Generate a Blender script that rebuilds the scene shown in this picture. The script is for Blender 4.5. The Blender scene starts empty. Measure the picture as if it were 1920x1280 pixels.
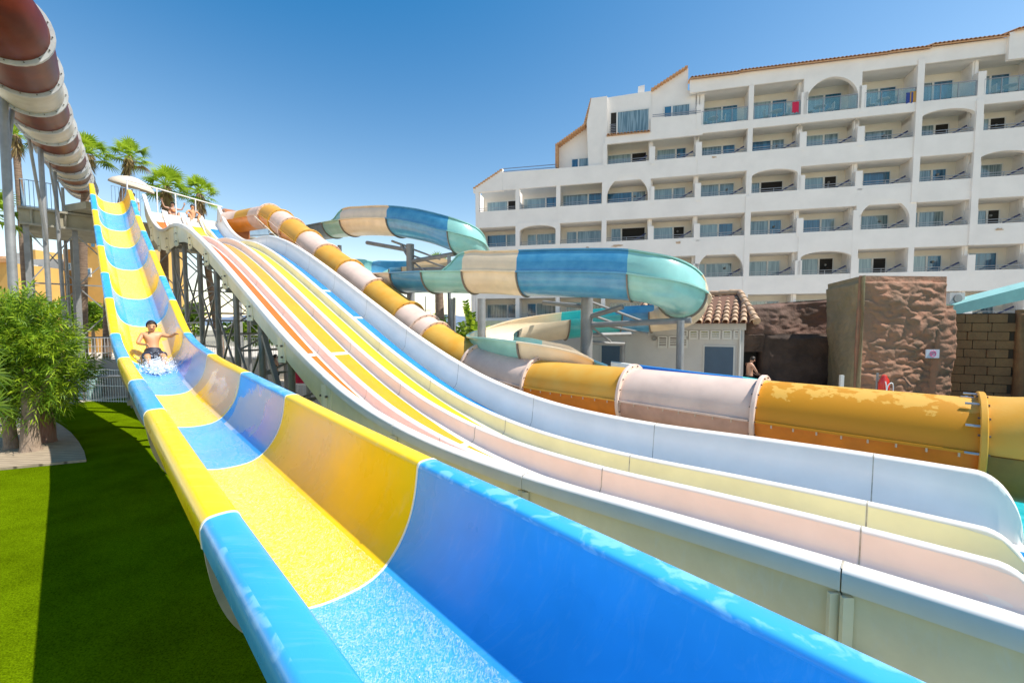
import bpy, math, random
from mathutils import Vector, Matrix, noise
R = math.radians
SC = bpy.context.scene
COL = SC.collection
random.seed(7)

# ------------------------------------------------------------------ camera, sky, sun
H = 2.9                       # eye height above the ground
F_PX, CX, CY, HZ = 800.0, 960.0, 655.0, 610.0
PITCH = math.atan((CY - HZ) / F_PX)
cam = bpy.data.cameras.new('camera')
cam.sensor_width = 36.0
cam.lens = F_PX / 1920 * 36
cam.shift_y = 15 / 1920
cam.clip_start = 0.05
cam.clip_end = 60000
camo = bpy.data.objects.new('camera', cam)
camo.location = (0, 0, H)
camo.rotation_euler = (R(90) - PITCH, 0, 0)
COL.objects.link(camo)
SC.camera = camo

SUN_AZ, SUN_EL = 100.5, 53.0
w = bpy.data.worlds.new('World')
SC.world = w
w.use_nodes = True
nt = w.node_tree
bg = nt.nodes['Background']
sky = nt.nodes.new('ShaderNodeTexSky')
sky.sky_type = 'NISHITA'
sky.sun_disc = False
sky.sun_elevation = R(SUN_EL)
sky.sun_rotation = R(SUN_AZ)
sky.altitude = 0
sky.air_density = 1.0
sky.dust_density = 0.0
sky.ozone_density = 1.6
# deepen the clear blue: the camera's own saturated rendering of a dry summer sky
sepc = nt.nodes.new('ShaderNodeSeparateColor'); comb = nt.nodes.new('ShaderNodeCombineColor')
nt.links.new(sky.outputs[0], sepc.inputs[0])
for i_, (off_, gain_) in enumerate(((0.83, 1.68), (0.68, 1.34), (0.0, 1.0))):
    m1 = nt.nodes.new('ShaderNodeMath'); m1.operation = 'SUBTRACT'; m1.inputs[1].default_value = off_
    m2 = nt.nodes.new('ShaderNodeMath'); m2.operation = 'MULTIPLY'; m2.inputs[1].default_value = gain_
    m3 = nt.nodes.new('ShaderNodeMath'); m3.operation = 'MAXIMUM'; m3.inputs[1].default_value = .06
    nt.links.new(sepc.outputs[i_], m1.inputs[0]); nt.links.new(m1.outputs[0], m2.inputs[0]); nt.links.new(m2.outputs[0], m3.inputs[0]); nt.links.new(m3.outputs[0], comb.inputs[i_])
nt.links.new(comb.outputs[0], bg.inputs[0])
bg.inputs[1].default_value = 0.118
sd = bpy.data.lights.new('sun', 'SUN')
sd.energy = 4.2
sd.angle = R(0.5)
sd.color = (1.0, 0.955, 0.88)
so = bpy.data.objects.new('sun', sd)
d = Vector((math.sin(R(SUN_AZ)) * math.cos(R(SUN_EL)), math.cos(R(SUN_AZ)) * math.cos(R(SUN_EL)), math.sin(R(SUN_EL))))
so.rotation_euler = d.to_track_quat('Z', 'Y').to_euler()
so.location = (20, -10, 40)
COL.objects.link(so)
SC.view_settings.view_transform = 'Standard'
SC.view_settings.look = 'None'
SC.view_settings.exposure = 0.7
SC.view_settings.gamma = 1.0

# ------------------------------------------------------------------ placing helpers
def frame(th):
    th = R(th)
    return Vector((-math.sin(th), math.cos(th), 0)), Vector((math.cos(th), math.sin(th), 0))
UN, VN = frame(45)     # the half-pipe slide's own axes (up the slide, across it)
UM, VM = frame(47)     # the lane slide's and the tube's axes
SN = .9
def TN(t, dd, z): return (UN * t + VN * dd + Vector((0, 0, z))) * SN + Vector((0, 0, H))
def TM(t, dd, z): return UM * t + VM * dd + Vector((0, 0, z + H))
def at(x, y, depth):   # measured position: photo column, photo row, distance ahead
    X = (x - CX) / F_PX; Y = (CY - y) / F_PX
    v = Vector((X, math.cos(PITCH) + Y * math.sin(PITCH), -math.sin(PITCH) + Y * math.cos(PITCH)))
    v *= depth / v.y
    return v + Vector((0, 0, H))
def onz(x, y, z=0.0):
    X = (x - CX) / F_PX; Y = (CY - y) / F_PX
    v = Vector((X, math.cos(PITCH) + Y * math.sin(PITCH), -math.sin(PITCH) + Y * math.cos(PITCH)))
    v *= (z - H) / v.z
    return v + Vector((0, 0, H))
def interp(tab, t):
    if t <= tab[0][0]: return tab[0][1]
    for i in range(len(tab) - 1):
        a, b = tab[i], tab[i + 1]
        if t <= b[0]:
            p0 = tab[max(i - 1, 0)]; p3 = tab[min(i + 2, len(tab) - 1)]
            h = b[0] - a[0]; s = (t - a[0]) / h
            m0 = (b[1] - p0[1]) / (b[0] - p0[0]) * h
            m1 = (p3[1] - a[1]) / (p3[0] - a[0]) * h
            return ((2*s**3 - 3*s*s + 1) * a[1] + (s**3 - 2*s*s + s) * m0 + (-2*s**3 + 3*s*s) * b[1] + (s**3 - s*s) * m1)
    return tab[-1][1]

# ------------------------------------------------------------------ materials
def srgb(r, g, b):
    f = lambda c: (c / 255 / 12.92) if c / 255 <= .04045 else ((c / 255 + .055) / 1.055) ** 2.4
    return (f(r), f(g), f(b))
MATS = {}
def mat(name, col, rough=.6, metal=0.0, var=.0, vscale=3.0, col2=None, bump=0.0, bscale=40.0, spec=.5, coat=0.0, alpha=1.0, detail=4, trans=0.0, stretch=None, lo=.35, hi=.65, rvar=0.0, emit=None):
    if name in MATS: return MATS[name]
    m = bpy.data.materials.new(name); MATS[name] = m
    m.use_nodes = True
    n = m.node_tree; L = n.links
    p = n.nodes['Principled BSDF']
    p.inputs['Roughness'].default_value = rough
    p.inputs['Metallic'].default_value = metal
    p.inputs['Specular IOR Level'].default_value = spec
    p.inputs['Coat Weight'].default_value = coat
    p.inputs['Coat Roughness'].default_value = .08
    p.inputs['Alpha'].default_value = alpha
    if trans: p.inputs['Transmission Weight'].default_value = trans
    c = (*col, 1)
    p.inputs['Base Color'].default_value = c
    tc = n.nodes.new('ShaderNodeTexCoord')
    src = tc.outputs['Object']
    if stretch:
        mp = n.nodes.new('ShaderNodeMapping'); mp.inputs['Scale'].default_value = stretch
        L.new(src, mp.inputs[0]); src = mp.outputs[0]
    if var > 0 or col2:
        nz = n.nodes.new('ShaderNodeTexNoise'); nz.inputs['Scale'].default_value = vscale
        nz.inputs['Detail'].default_value = detail; nz.inputs['Roughness'].default_value = .6
        L.new(src, nz.inputs[0])
        rp = n.nodes.new('ShaderNodeValToRGB')
        rp.color_ramp.elements[0].position = lo; rp.color_ramp.elements[1].position = hi
        a = tuple(min(1, x * (1 - var)) for x in col); b = tuple(min(1, x * (1 + var * .6)) for x in col)
        if col2: a, b = col, col2
        rp.color_ramp.elements[0].color = (*a, 1); rp.color_ramp.elements[1].color = (*b, 1)
        L.new(nz.outputs[0], rp.inputs[0]); L.new(rp.outputs[0], p.inputs['Base Color'])
        if rvar:
            mr = n.nodes.new('ShaderNodeMapRange')
            mr.inputs['To Min'].default_value = max(0, rough - rvar); mr.inputs['To Max'].default_value = rough + rvar
            mr.inputs['From Min'].default_value = .3; mr.inputs['From Max'].default_value = .7
            L.new(nz.outputs[0], mr.inputs[0]); L.new(mr.outputs[0], p.inputs['Roughness'])
    if bump > 0:
        nb = n.nodes.new('ShaderNodeTexNoise'); nb.inputs['Scale'].default_value = bscale; nb.inputs['Detail'].default_value = 5
        L.new(src, nb.inputs[0])
        bp = n.nodes.new('ShaderNodeBump'); bp.inputs['Strength'].default_value = bump; bp.inputs['Distance'].default_value = .02
        L.new(nb.outputs[0], bp.inputs['Height']); L.new(bp.outputs[0], p.inputs['Normal'])
    if emit:
        p.inputs['Emission Color'].default_value = (*emit, 1)
    return m
def chalky(name, wet, dry, scale, thr, rough=.16, axis=(1, 1, 1), zone=None):
    """gelcoat whose dry, sun-bleached patches are paler and duller than the wet plastic round them"""
    m = mat(name, wet, rough, coat=.25, spec=.4)
    n = m.node_tree; L = n.links; p = n.nodes['Principled BSDF']
    tc = n.nodes.new('ShaderNodeTexCoord'); mp = n.nodes.new('ShaderNodeMapping'); mp.inputs['Scale'].default_value = axis
    L.new(tc.outputs['Object'], mp.inputs[0])
    nz = n.nodes.new('ShaderNodeTexNoise'); nz.inputs['Scale'].default_value = scale; nz.inputs['Detail'].default_value = 5; nz.inputs['Distortion'].default_value = .5
    L.new(mp.outputs[0], nz.inputs[0])
    r = n.nodes.new('ShaderNodeValToRGB'); r.color_ramp.elements[0].position = thr; r.color_ramp.elements[1].position = thr + (.09 if 'worn' in name else .025)
    L.new(nz.outputs[0], r.inputs[0])
    mx = n.nodes.new('ShaderNodeMix'); mx.data_type = 'RGBA'
    mx.inputs[6].default_value = (*wet, 1); mx.inputs[7].default_value = (*dry, 1)
    L.new(r.outputs[0], mx.inputs[0]); L.new(mx.outputs[2], p.inputs['Base Color'])
    mr = n.nodes.new('ShaderNodeMapRange'); mr.inputs['To Min'].default_value = rough; mr.inputs['To Max'].default_value = .42
    L.new(r.outputs[0], mr.inputs[0]); L.new(mr.outputs[0], p.inputs['Roughness'])
    return m

# ------------------------------------------------------------------ mesh collector
class MB:
    def __init__(s): s.v = []; s.f = []; s.mi = []; s.cur = 0
    def add(s, vs, fs, mi=None):
        o = len(s.v); s.v += [Vector(a) for a in vs]
        for f in fs: s.f.append(tuple(o + i for i in f)); s.mi.append(s.cur if mi is None else mi)
        return s
    def box(s, c, size, rz=0.0, mi=None, M=None):
        x, y, z = (a / 2 for a in size)
        vs = [Vector((i, j, k)) for i in (-x, x) for j in (-y, y) for k in (-z, z)]
        if M is None: M = Matrix.Rotation(rz, 3, 'Z')
        vs = [M @ a + Vector(c) for a in vs]
        return s.add(vs, [(0, 1, 3, 2), (4, 6, 7, 5), (0, 4, 5, 1), (2, 3, 7, 6), (0, 2, 6, 4), (1, 5, 7, 3)], mi)
    def bar(s, a, b, wd, hd=None, mi=None):
        """rectangular bar from a to b"""
        a, b = Vector(a), Vector(b); dd = (b - a); l = dd.length; dd.normalize()
        up = Vector((0, 0, 1)) if abs(dd.z) < .95 else Vector((1, 0, 0))
        sx = dd.cross(up).normalized(); uz = sx.cross(dd)
        M = Matrix((sx, dd, uz)).transposed()
        return s.box((a + b) / 2, (wd, l, hd or wd), M=M, mi=mi)
    def tube(s, path, r, n=12, cap=True, mi=None, closed=False):
        path = [Vector(p) for p in path]; m = len(path)
        rr = r if isinstance(r, (list, tuple)) else [r] * m
        o = len(s.v); prev = None
        for i, p in enumerate(path):
            t = (path[(i + 1) % m if closed else min(i + 1, m - 1)] - path[(i - 1) if closed else max(i - 1, 0)]).normalized()
            if prev is None:
                up = Vector((0, 0, 1)) if abs(t.z) < .9 else Vector((1, 0, 0))
                sx = t.cross(up).normalized()
            else:
                sx = (prev - t * prev.dot(t)).normalized()
            prev = sx; uy = sx.cross(t)
            for k in range(n):
                a = 2 * math.pi * k / n
                s.v.append(p + (sx * math.cos(a) + uy * math.sin(a)) * rr[i])
        c = s.cur if mi is None else mi
        for i in range(m if closed else m - 1):
            for k in range(n):
                i2 = (i + 1) % m
                s.f.append((o + i*n + k, o + i*n + (k+1) % n, o + i2*n + (k+1) % n, o + i2*n + k)); s.mi.append(c)
        if cap and not closed:
            s.f.append(tuple(o + k for k in range(n))[::-1]); s.mi.append(c)
            s.f.append(tuple(o + (m-1)*n + k for k in range(n))); s.mi.append(c)
        return s
    def loft(s, rings, closed_ring=True, cap=True, mi=None):
        n = len(rings[0]); o = len(s.v); c = s.cur if mi is None else mi
        for r_ in rings: s.v += [Vector(p) for p in r_]
        for i in range(len(rings) - 1):
            for k in range(n if closed_ring else n - 1):
                s.f.append((o + i*n + k, o + i*n + (k+1) % n, o + (i+1)*n + (k+1) % n, o + (i+1)*n + k)); s.mi.append(c)
        if cap and closed_ring:
            s.f.append(tuple(o + k for k in range(n))[::-1]); s.mi.append(c)
            s.f.append(tuple(o + (len(rings)-1)*n + k for k in range(n))); s.mi.append(c)
        return s
    def shell(s, rings_in, rings_out, mi=None):
        """open sheet with real thickness: inner and outer rows of points, closed round the edge"""
        return s.loft([list(a) + list(b)[::-1] for a, b in zip(rings_in, rings_out)], True, False, mi)._caps(rings_in, rings_out, mi)
    def _caps(s, ri, ro, mi):
        for a, b in ((ri[0], ro[0]), (ri[-1], ro[-1])):
            n = len(a); o = len(s.v); s.v += [Vector(p) for p in a] + [Vector(p) for p in b]
            for k in range(n - 1):
                s.f.append((o + k, o + k + 1, o + n + k + 1, o + n + k)); s.mi.append(s.cur if mi is None else mi)
        return s
    def prism(s, pts, ext, mi=None):
        """polygon (list of 3d points) extruded by vector ext"""
        n = len(pts); e = Vector(ext); p = [Vector(a) for a in pts]
        vs = p + [a + e for a in p]
        return s.add(vs, [tuple(range(n))[::-1], tuple(range(n, 2*n))] + [(i, (i+1) % n, n + (i+1) % n, n + i) for i in range(n)], mi)
    def ball(s, c, r, nu=10, nv=7, sc=(1, 1, 1), mi=None):
        c = Vector(c); rings = []
        for j in range(nv + 1):
            a = math.pi * j / nv
            rings.append([c + Vector((r*sc[0]*math.sin(a)*math.cos(2*math.pi*i/nu), r*sc[1]*math.sin(a)*math.sin(2*math.pi*i/nu), r*sc[2]*math.cos(a))) for i in range(nu)])
        return s.loft(rings, True, False, mi)
    def build(s, name, mats, parent=None, smooth=40, origin=None):
        me = bpy.data.meshes.new(name)
        base = Vector((0, 0, 0))
        if parent is not None: base = WORLD[parent.name]
        if origin is not None: base = Vector(origin)
        off = base
        me.from_pydata([tuple(a - off) for a in s.v], [], s.f)
        if not isinstance(mats, (list, tuple)): mats = [mats]
        for m in mats: me.materials.append(m)
        for i, pg in enumerate(me.polygons): pg.material_index = min(s.mi[i], len(mats) - 1)
        me.validate(); me.update()
        if smooth:
            for pg in me.polygons: pg.use_smooth = True
            me.set_sharp_from_angle(angle=R(smooth))
        o = bpy.data.objects.new(name, me); COL.objects.link(o)
        WORLD[o.name] = base.copy()
        if parent is not None:
            o.parent = parent
            o.location = base - WORLD[parent.name]
        else: o.location = base
        return o
WORLD = {}
def tag(o, label=None, cat=None, group=None, kind=None):
    if label: o['label'] = label
    if cat: o['category'] = cat
    if group: o['group'] = group
    if kind: o['kind'] = kind
    return o
def thing(name, label, cat, loc=(0, 0, 0), group=None):
    o = bpy.data.objects.new(name, None); COL.objects.link(o)
    o.empty_display_size = .2
    o.location = loc; WORLD[o.name] = Vector(loc)
    return tag(o, label, cat, group)
def struct(o): o['kind'] = 'structure'; return o
def copy_tree(o, parent=None):
    c = o.copy(); COL.objects.link(c); c.parent = parent
    for ch in list(o.children): copy_tree(ch, c)
    return c
def smoothline(pts, n=6):
    """Catmull-Rom through 2d/3d tuples"""
    P = [Vector(p) for p in pts]; out = []
    for i in range(len(P) - 1):
        p0, p1, p2, p3 = P[max(i-1, 0)], P[i], P[i+1], P[min(i+2, len(P)-1)]
        for k in range(n):
            t = k / n
            out.append(.5 * ((2*p1) + (p2-p0)*t + (2*p0 - 5*p1 + 4*p2 - p3)*t*t + (3*p1 - p0 - 3*p2 + p3)*t**3))
    out.append(P[-1]); return out

# ------------------------------------------------------------------ palette
YEL = (0.93, 0.60, 0.004)
BLU = (0.045, 0.38, 0.77)
M_yel = mat('yellow_gelcoat', YEL, .30, var=.08, vscale=1.2, coat=.12, rvar=.12, spec=.3)
M_blu = mat('blue_gelcoat', BLU, .30, var=.12, vscale=1.0, coat=.12, rvar=.12, spec=.3)
M_yel_dry = chalky('yellow_gelcoat_bleached', YEL, (.72, .52, .28), .9, .5, axis=(1, 1, 1.2))
M_blu_dry = chalky('blue_gelcoat_bleached', (0.02, .30, .74), (.42, .48, .60), .9, .5, axis=(1, 1, 1.2))
M_blu_worn = chalky('blue_gelcoat_worn_rim', BLU, (.17, .50, .84), 9.0, .50, rough=.3, axis=(1, 1, 2))
M_yel_worn = chalky('yellow_gelcoat_worn_rim', YEL, (.92, .66, .10), 9.0, .60, rough=.3, axis=(1, 1, 1))
M_seam = mat('seam_sealant', (.85, .80, .62), .5)
M_under = mat('fibreglass_underside', (.42, .36, .27), .75, var=.2, vscale=5)
M_white = mat('white_gelcoat', (.88, .83, .75), .33, var=.05, vscale=1.5, coat=.1, spec=.35)
M_cream = mat('cream_side_panel', (.87, .80, .58), .55, var=.12, vscale=1.2, detail=6, spec=.25)
M_orange = mat('orange_lane_floor', (.95, .17, .003), .25, var=.06, vscale=2, coat=.5)
M_amber = mat('amber_lane_floor', (.95, .39, .002), .25, var=.06, vscale=2, coat=.5)
M_yfloor = mat('yellow_lane_floor', (.95, .72, .01), .25, var=.06, vscale=2, coat=.5)
M_bfloor = mat('blue_lane_floor', (.01, .24, .62), .25, var=.1, vscale=2, coat=.5)
M_steel = mat('galvanised_steel', (.27, .27, .265), .5, metal=.3, var=.14, vscale=3)
M_steel_dk = mat('dark_painted_steel', (.26, .26, .25), .5, metal=.3, var=.2, vscale=3)
M_bolt = mat('bolt_steel', (.14, .12, .10), .5, metal=.5)

# ------------------------------------------------------------------ ground
def grid_sheet(name, poly, z, m, kind='structure'):
    mb = MB(); mb.add([(p[0], p[1], z) for p in poly], [tuple(range(len(poly)))])
    o = mb.build(name, m, smooth=0); o['kind'] = kind; return o
M_pave = mat('pale_paving', (.62, .54, .43), .85, var=.18, vscale=1.2, bump=.3, bscale=60, detail=8)
M_land = mat('dry_land', (.34, .30, .21), .95, var=.3, vscale=.02)
def turf_mat():
    m = mat('artificial_turf', (.10, .165, .002), .9, var=.25, vscale=1.1, detail=6, bump=.6, bscale=260, spec=.0)
    n = m.node_tree; L = n.links; p = n.nodes['Principled BSDF']
    tc = n.nodes.new('ShaderNodeTexCoord'); nz = n.nodes.new('ShaderNodeTexNoise'); nz.inputs['Scale'].default_value = 75; nz.inputs['Detail'].default_value = 6
    L.new(tc.outputs['Object'], nz.inputs[0])
    src = p.inputs['Base Color'].links[0].from_socket
    mx = n.nodes.new('ShaderNodeMix'); mx.data_type = 'RGBA'; mx.blend_type = 'MULTIPLY'; mx.inputs[0].default_value = .8
    r = n.nodes.new('ShaderNodeValToRGB'); r.color_ramp.elements[0].position = .3; r.color_ramp.elements[0].color = (.35, .35, .35, 1); r.color_ramp.elements[1].position = .68; r.color_ramp.elements[1].color = (1.9, 1.75, 1.3, 1)
    L.new(nz.outputs[0], r.inputs[0]); L.new(src, mx.inputs[6]); L.new(r.outputs[0], mx.inputs[7]); L.new(mx.outputs[2], p.inputs['Base Color'])
    return m
M_turf = turf_mat()
BIG = 30000
def ground_sheet():
    mb = MB()
    mb.add([(-BIG, -200, -0.06), (BIG, -200, -.06), (BIG, BIG, -.06), (-BIG, BIG, -.06)], [(0, 1, 2, 3)])
    return struct(mb.build('ground', M_land, smooth=0))
ground_sheet()
def T2(t, dd): return UM * t + VM * dd
def lip(pts, n=8): return smoothline([(*p[:2], 0) if len(p) == 2 else p for p in pts], n)
# paved resort ground
grid_sheet('pavement', [T2(-14, -14), T2(-14, 13.5), (40, 30, 0), (40, 60, 0), (-60, 60, 0), (-60, -14, 0), (-6, -12, 0)], 0.0, M_pave)
turf_pts = [T2(17.0, -8.0), T2(22.5, -3.5), T2(23.0, 2.0), T2(14, 7.2), T2(8.4, 7.2), T2(7.6, 2.3), T2(-9, 2.3), T2(-9, -9), T2(6, -9)]
grid_sheet('lawn', turf_pts, .004, M_turf)
# sea and the hills across the bay
M_sea = mat('sea_water', (.02, .10, .17), .12, bump=.4, bscale=.05)
grid_sheet('sea', [(-BIG, 260, 0), (BIG, 260, 0), (BIG, BIG, 0), (-BIG, BIG, 0)], -.05, M_sea)
def hills():
    mb = MB(); rings = []
    N = 60
    for j, (fy, fz) in enumerate(((0, 0), (.35, .55), (.7, 1), (1.4, 0))):
        row = []
        for i in range(N):
            x = -13500 + i * 260
            h = 150 + 330 * max(0, noise.noise(Vector((i * .11, 2.2, 0))) + .35) + 40 * noise.noise(Vector((i * .6, 8, 0)))
            row.append((x, 15000 + fy * 2500, fz * h))
        rings.append(row)
    mb.loft(rings, False, False)
    return struct(mb.build('hills', mat('haze_blue_rock', (.17, .22, .30), 1, var=.2, vscale=.002), smooth=60))  # distance haze is painted into the rock as blue-grey
hills()

# curved timber deck beside the lawn
def deck():
    pts = [onz(0, 882), onz(162, 866), onz(158, 850), onz(148, 832), onz(134, 815), onz(116, 801), onz(98, 790), onz(80, 783), onz(0, 772), onz(-300, 780), onz(-300, 960)]
    pts = [Vector((p.x, p.y, .008)) for p in pts]
    m = mat('weathered_deck_boards', (.40, .31, .21), .8, var=.2, vscale=3, stretch=(1, 6, 1))
    n = m.node_tree; L = n.links; p = n.nodes['Principled BSDF']
    tc = n.nodes.new('ShaderNodeTexCoord'); mp = n.nodes.new('ShaderNodeMapping'); mp.inputs['Rotation'].default_value = (0, 0, R(-4))
    L.new(tc.outputs['Object'], mp.inputs[0])
    wv = n.nodes.new('ShaderNodeTexWave'); wv.wave_type = 'BANDS'; wv.bands_direction = 'Y'; wv.inputs['Scale'].default_value = 2.4; wv.inputs['Distortion'].default_value = 0
    L.new(mp.outputs[0], wv.inputs[0])
    r = n.nodes.new('ShaderNodeValToRGB'); r.color_ramp.elements[0].position = .0; r.color_ramp.elements[0].color = (.3, .3, .3, 1); r.color_ramp.elements[1].position = .12; r.color_ramp.elements[1].color = (1, 1, 1, 1)
    L.new(wv.outputs[0], r.inputs[0])
    src = p.inputs['Base Color'].links[0].from_socket
    mx = n.nodes.new('ShaderNodeMix'); mx.data_type = 'RGBA'; mx.blend_type = 'MULTIPLY'; mx.inputs[0].default_value = 1
    L.new(src, mx.inputs[6]); L.new(r.outputs[0], mx.inputs[7]); L.new(mx.outputs[2], p.inputs['Base Color'])
    mb = MB(); mb.prism(pts, (0, 0, .05))
    o = mb.build('boardwalk', m, smooth=0); struct(o)
deck()

# splash pool at the end of the slides
def pool():
    a = [T2(-1.0, 3.0), T2(-1.0, 20), T2(-16, 20), T2(-16, 3.0)]
    m = mat('pool_water', (.02, .55, .58), .06, var=.25, vscale=1.1, bump=1.0, bscale=3.5, spec=.6)
    grid_sheet('pool_water', a, .10, m)
    mb = MB()
    e = [T2(-.92, 2.7), T2(-.92, 20.3)]
    mb.bar(Vector((*e[0][:2], .08)), Vector((*e[1][:2], .08)), .16, .16)
    mb.bar(Vector((*T2(-1.2, 2.85)[:2], .08)), Vector((*T2(-16, 2.85)[:2], .08)), .30, .16)
    o = mb.build('pool_kerb', mat('pool_kerb_stone', (.55, .52, .46), .7, var=.15)); struct(o)
pool()

# ------------------------------------------------------------------ half-pipe slide (blue and yellow)
NZ = [(-7, -1.72), (-2, -1.39), (0, -1.262), (.9, -1.215), (1.6, -1.185), (2.4, -1.155), (3, -1.132), (4.5, -1.06), (6.3, -.96), (8.65, -.83), (11.5, -.64), (14.6, -.2), (17.1, .8), (19.3, 1.72), (22.1, 2.95), (24.9, 4.15), (27.2, 5.22), (29.3, 6.35), (30.5, 7.0), (31.4, 7.35), (33.0, 7.45)]
def nz(t): return interp(NZ, t)
PROF_N = smoothline([(.435, -.17), (.43, -.06), (.455, -.01), (.50, .004), (.585, .004), (.625, -.02), (.637, -.10), (.65, -.25), (.69, -.46), (.77, -.64), (.90, -.77), (1.06, -.825), (1.27, -.84), (1.46, -.82), (1.60, -.75), (1.72, -.62), (1.81, -.46), (1.865, -.28), (1.89, -.12), (1.905, -.02), (1.945, .004), (2.03, .004), (2.075, -.01), (2.10, -.06), (2.095, -.17)], 4)
PROF_N = [(p[0], p[1]) for p in [Vector((a.x, a.y)) for a in PROF_N]]
def streaks(m, amt=.22):
    n = m.node_tree; L = n.links; p = n.nodes['Principled BSDF']
    if not p.inputs['Base Color'].links: return
    src = p.inputs['Base Color'].links[0].from_socket
    tc = n.nodes.new('ShaderNodeTexCoord'); mp = n.nodes.new('ShaderNodeMapping'); mp.inputs['Rotation'].default_value = (0, 0, R(-45)); mp.inputs['Scale'].default_value = (.6, 6, 1.2)
    L.new(tc.outputs['Object'], mp.inputs[0])
    nz_ = n.nodes.new('ShaderNodeTexNoise'); nz_.inputs['Scale'].default_value = 3.0; nz_.inputs['Detail'].default_value = 9; nz_.inputs['Roughness'].default_value = .7; nz_.inputs['Distortion'].default_value = .8
    L.new(mp.outputs[0], nz_.inputs[0])
    r = n.nodes.new('ShaderNodeValToRGB'); r.color_ramp.elements[0].position = .52; r.color_ramp.elements[0].color = (0, 0, 0, 1); r.color_ramp.elements[1].position = .75; r.color_ramp.elements[1].color = (amt, amt, amt, 1)
    L.new(nz_.outputs[0], r.inputs[0])
    mx = n.nodes.new('ShaderNodeMix'); mx.data_type = 'RGBA'; mx.inputs[7].default_value = (.80, .84, .86, 1)
    L.new(r.outputs[0], mx.inputs[0]); L.new(src, mx.inputs[6]); L.new(mx.outputs[2], p.inputs['Base Color'])
streaks(M_blu, .09); streaks(M_yel, .08); streaks(M_cream, .3)
def offset_profile(P, dist):
    out = []
    for i in range(len(P)):
        a = Vector(P[max(i-1, 0)]); b = Vector(P[min(i+1, len(P)-1)])
        t = (b - a).normalized(); n = Vector((t.y, -t.x))
        out.append((P[i][0] + n.x * dist, P[i][1] + n.y * dist))
    return out
PROF_NO = offset_profile(PROF_N, .016)
def halfpipe():
    base = TN(6, 1.27, 0); base.z = 0
    th = thing('water_slide', 'single blue and yellow half-pipe slide with wide checkered panels and a boy riding it', 'water slide', base)
    seams = [-6.8, -3.6, -.3, 3.0, 6.3, 8.65, 11.5, 14.6, 17.1, 19.3, 22.1, 24.9, 27.2, 29.3, 31.4, 33.0]
    blue = False
    for i in range(len(seams) - 1):
        a, b = seams[i], seams[i+1]
        n = max(6, int((b - a) / .2))
        isblue = (i % 2 == 0) if a > -99 else False
        # the section between 0.3 and 3.0 is blue, 3.0-6.3 yellow, and so on
        k = seams.index(3.0)
        isblue = ((i - k) % 2 == 1) if i >= k else True
        ri, ro = [], []
        for j in range(n + 1):
            t = a + (b - a) * j / n
            z = nz(t)
            ri.append([TN(t, p[0], z + p[1]) for p in PROF_N])
            ro.append([TN(t, p[0], z + p[1]) for p in PROF_NO])
        mb = MB(); mb.shell(ri, ro)
        m = M_blu if isblue else M_yel
        if 6 < a < 16:
            m = [m, M_blu_dry if isblue else M_yel_dry]
            NR = 2 * len(PROF_N)
            for q_ in range(n * NR):
                k_ = q_ % NR
                if k_ < len(PROF_N) - 1 and PROF_N[k_][0] > 1.56 and PROF_N[k_][0] < 1.93 and PROF_N[k_][1] < -.05: mb.mi[q_] = 1
        if not isinstance(m, list): m = [m, m]
        m = m + [M_blu_worn if isblue else M_yel_worn]
        NR = 2 * len(PROF_N)
        for q_ in range(n * NR):
            k_ = q_ % NR
            if k_ < len(PROF_N) - 1 and PROF_N[k_][1] > -.05 and (PROF_N[k_][0] > 1.88 or PROF_N[k_][0] < .47): mb.mi[q_] = 2
        s = mb.build('slide_section', m, th, smooth=50)
        # pale sealed joint, proud of the surface, and the flange under it
        if i:
            ri, ro = [], []
            P1, P2 = offset_profile(PROF_N, -.004), offset_profile(PROF_N, .012)
            for t in (a - .011, a + .011):
                z = nz(t); ri.append([TN(t, p[0], z + p[1]) for p in P1]); ro.append([TN(t, p[0], z + p[1]) for p in P2])
            mb = MB(); mb.shell(ri, ro)
            mb.build('joint_seam', M_seam, th, smooth=50)
            P1, P2 = offset_profile(PROF_N[26:-26], .018), offset_profile(PROF_N[26:-26], .20)
            ri, ro = [], []
            for t in (a - .02, a + .02):
                z = nz(t); ri.append([TN(t, p[0], z + p[1]) for p in P1]); ro.append([TN(t, p[0], z + p[1]) for p in P2])
            mb = MB(); mb.shell(ri, ro)
            mb.build('joint_flange', M_under, th, smooth=50)
    # film of running water on the floor
    m = mat('running_water_film', (.95, .97, 1.0), .05, bump=1.0, bscale=30, spec=.8)
    n = m.node_tree; L = n.links
    tc = n.nodes.new('ShaderNodeTexCoord'); mp = n.nodes.new('ShaderNodeMapping')
    mp.inputs['Rotation'].default_value = (0, 0, R(-45)); mp.inputs['Scale'].default_value = (1.0, .55, 1)
    L.new(tc.outputs['Object'], mp.inputs[0])
    vz = n.nodes.new('ShaderNodeTexVoronoi'); vz.inputs['Scale'].default_value = 55; vz.inputs['Randomness'].default_value = 1
    nz_ = n.nodes.new('ShaderNodeTexNoise'); nz_.inputs['Scale'].default_value = 55; nz_.inputs['Detail'].default_value = 5; nz_.inputs['Distortion'].default_value = 2
    L.new(mp.outputs[0], vz.inputs[0]); L.new(mp.outputs[0], nz_.inputs[0])
    r = n.nodes.new('ShaderNodeValToRGB'); r.color_ramp.elements[0].position = .44; r.color_ramp.elements[0].color = (.02,)*3 + (1,); r.color_ramp.elements[1].position = .66; r.color_ramp.elements[1].color = (.34,)*3 + (1,)
    L.new(nz_.outputs[0], r.inputs[0]); L.new(r.outputs[0], n.nodes['Principled BSDF'].inputs['Alpha'])
    b_ = n.nodes.new('ShaderNodeBump'); b_.inputs['Strength'].default_value = .7; b_.inputs['Distance'].default_value = .01
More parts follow.
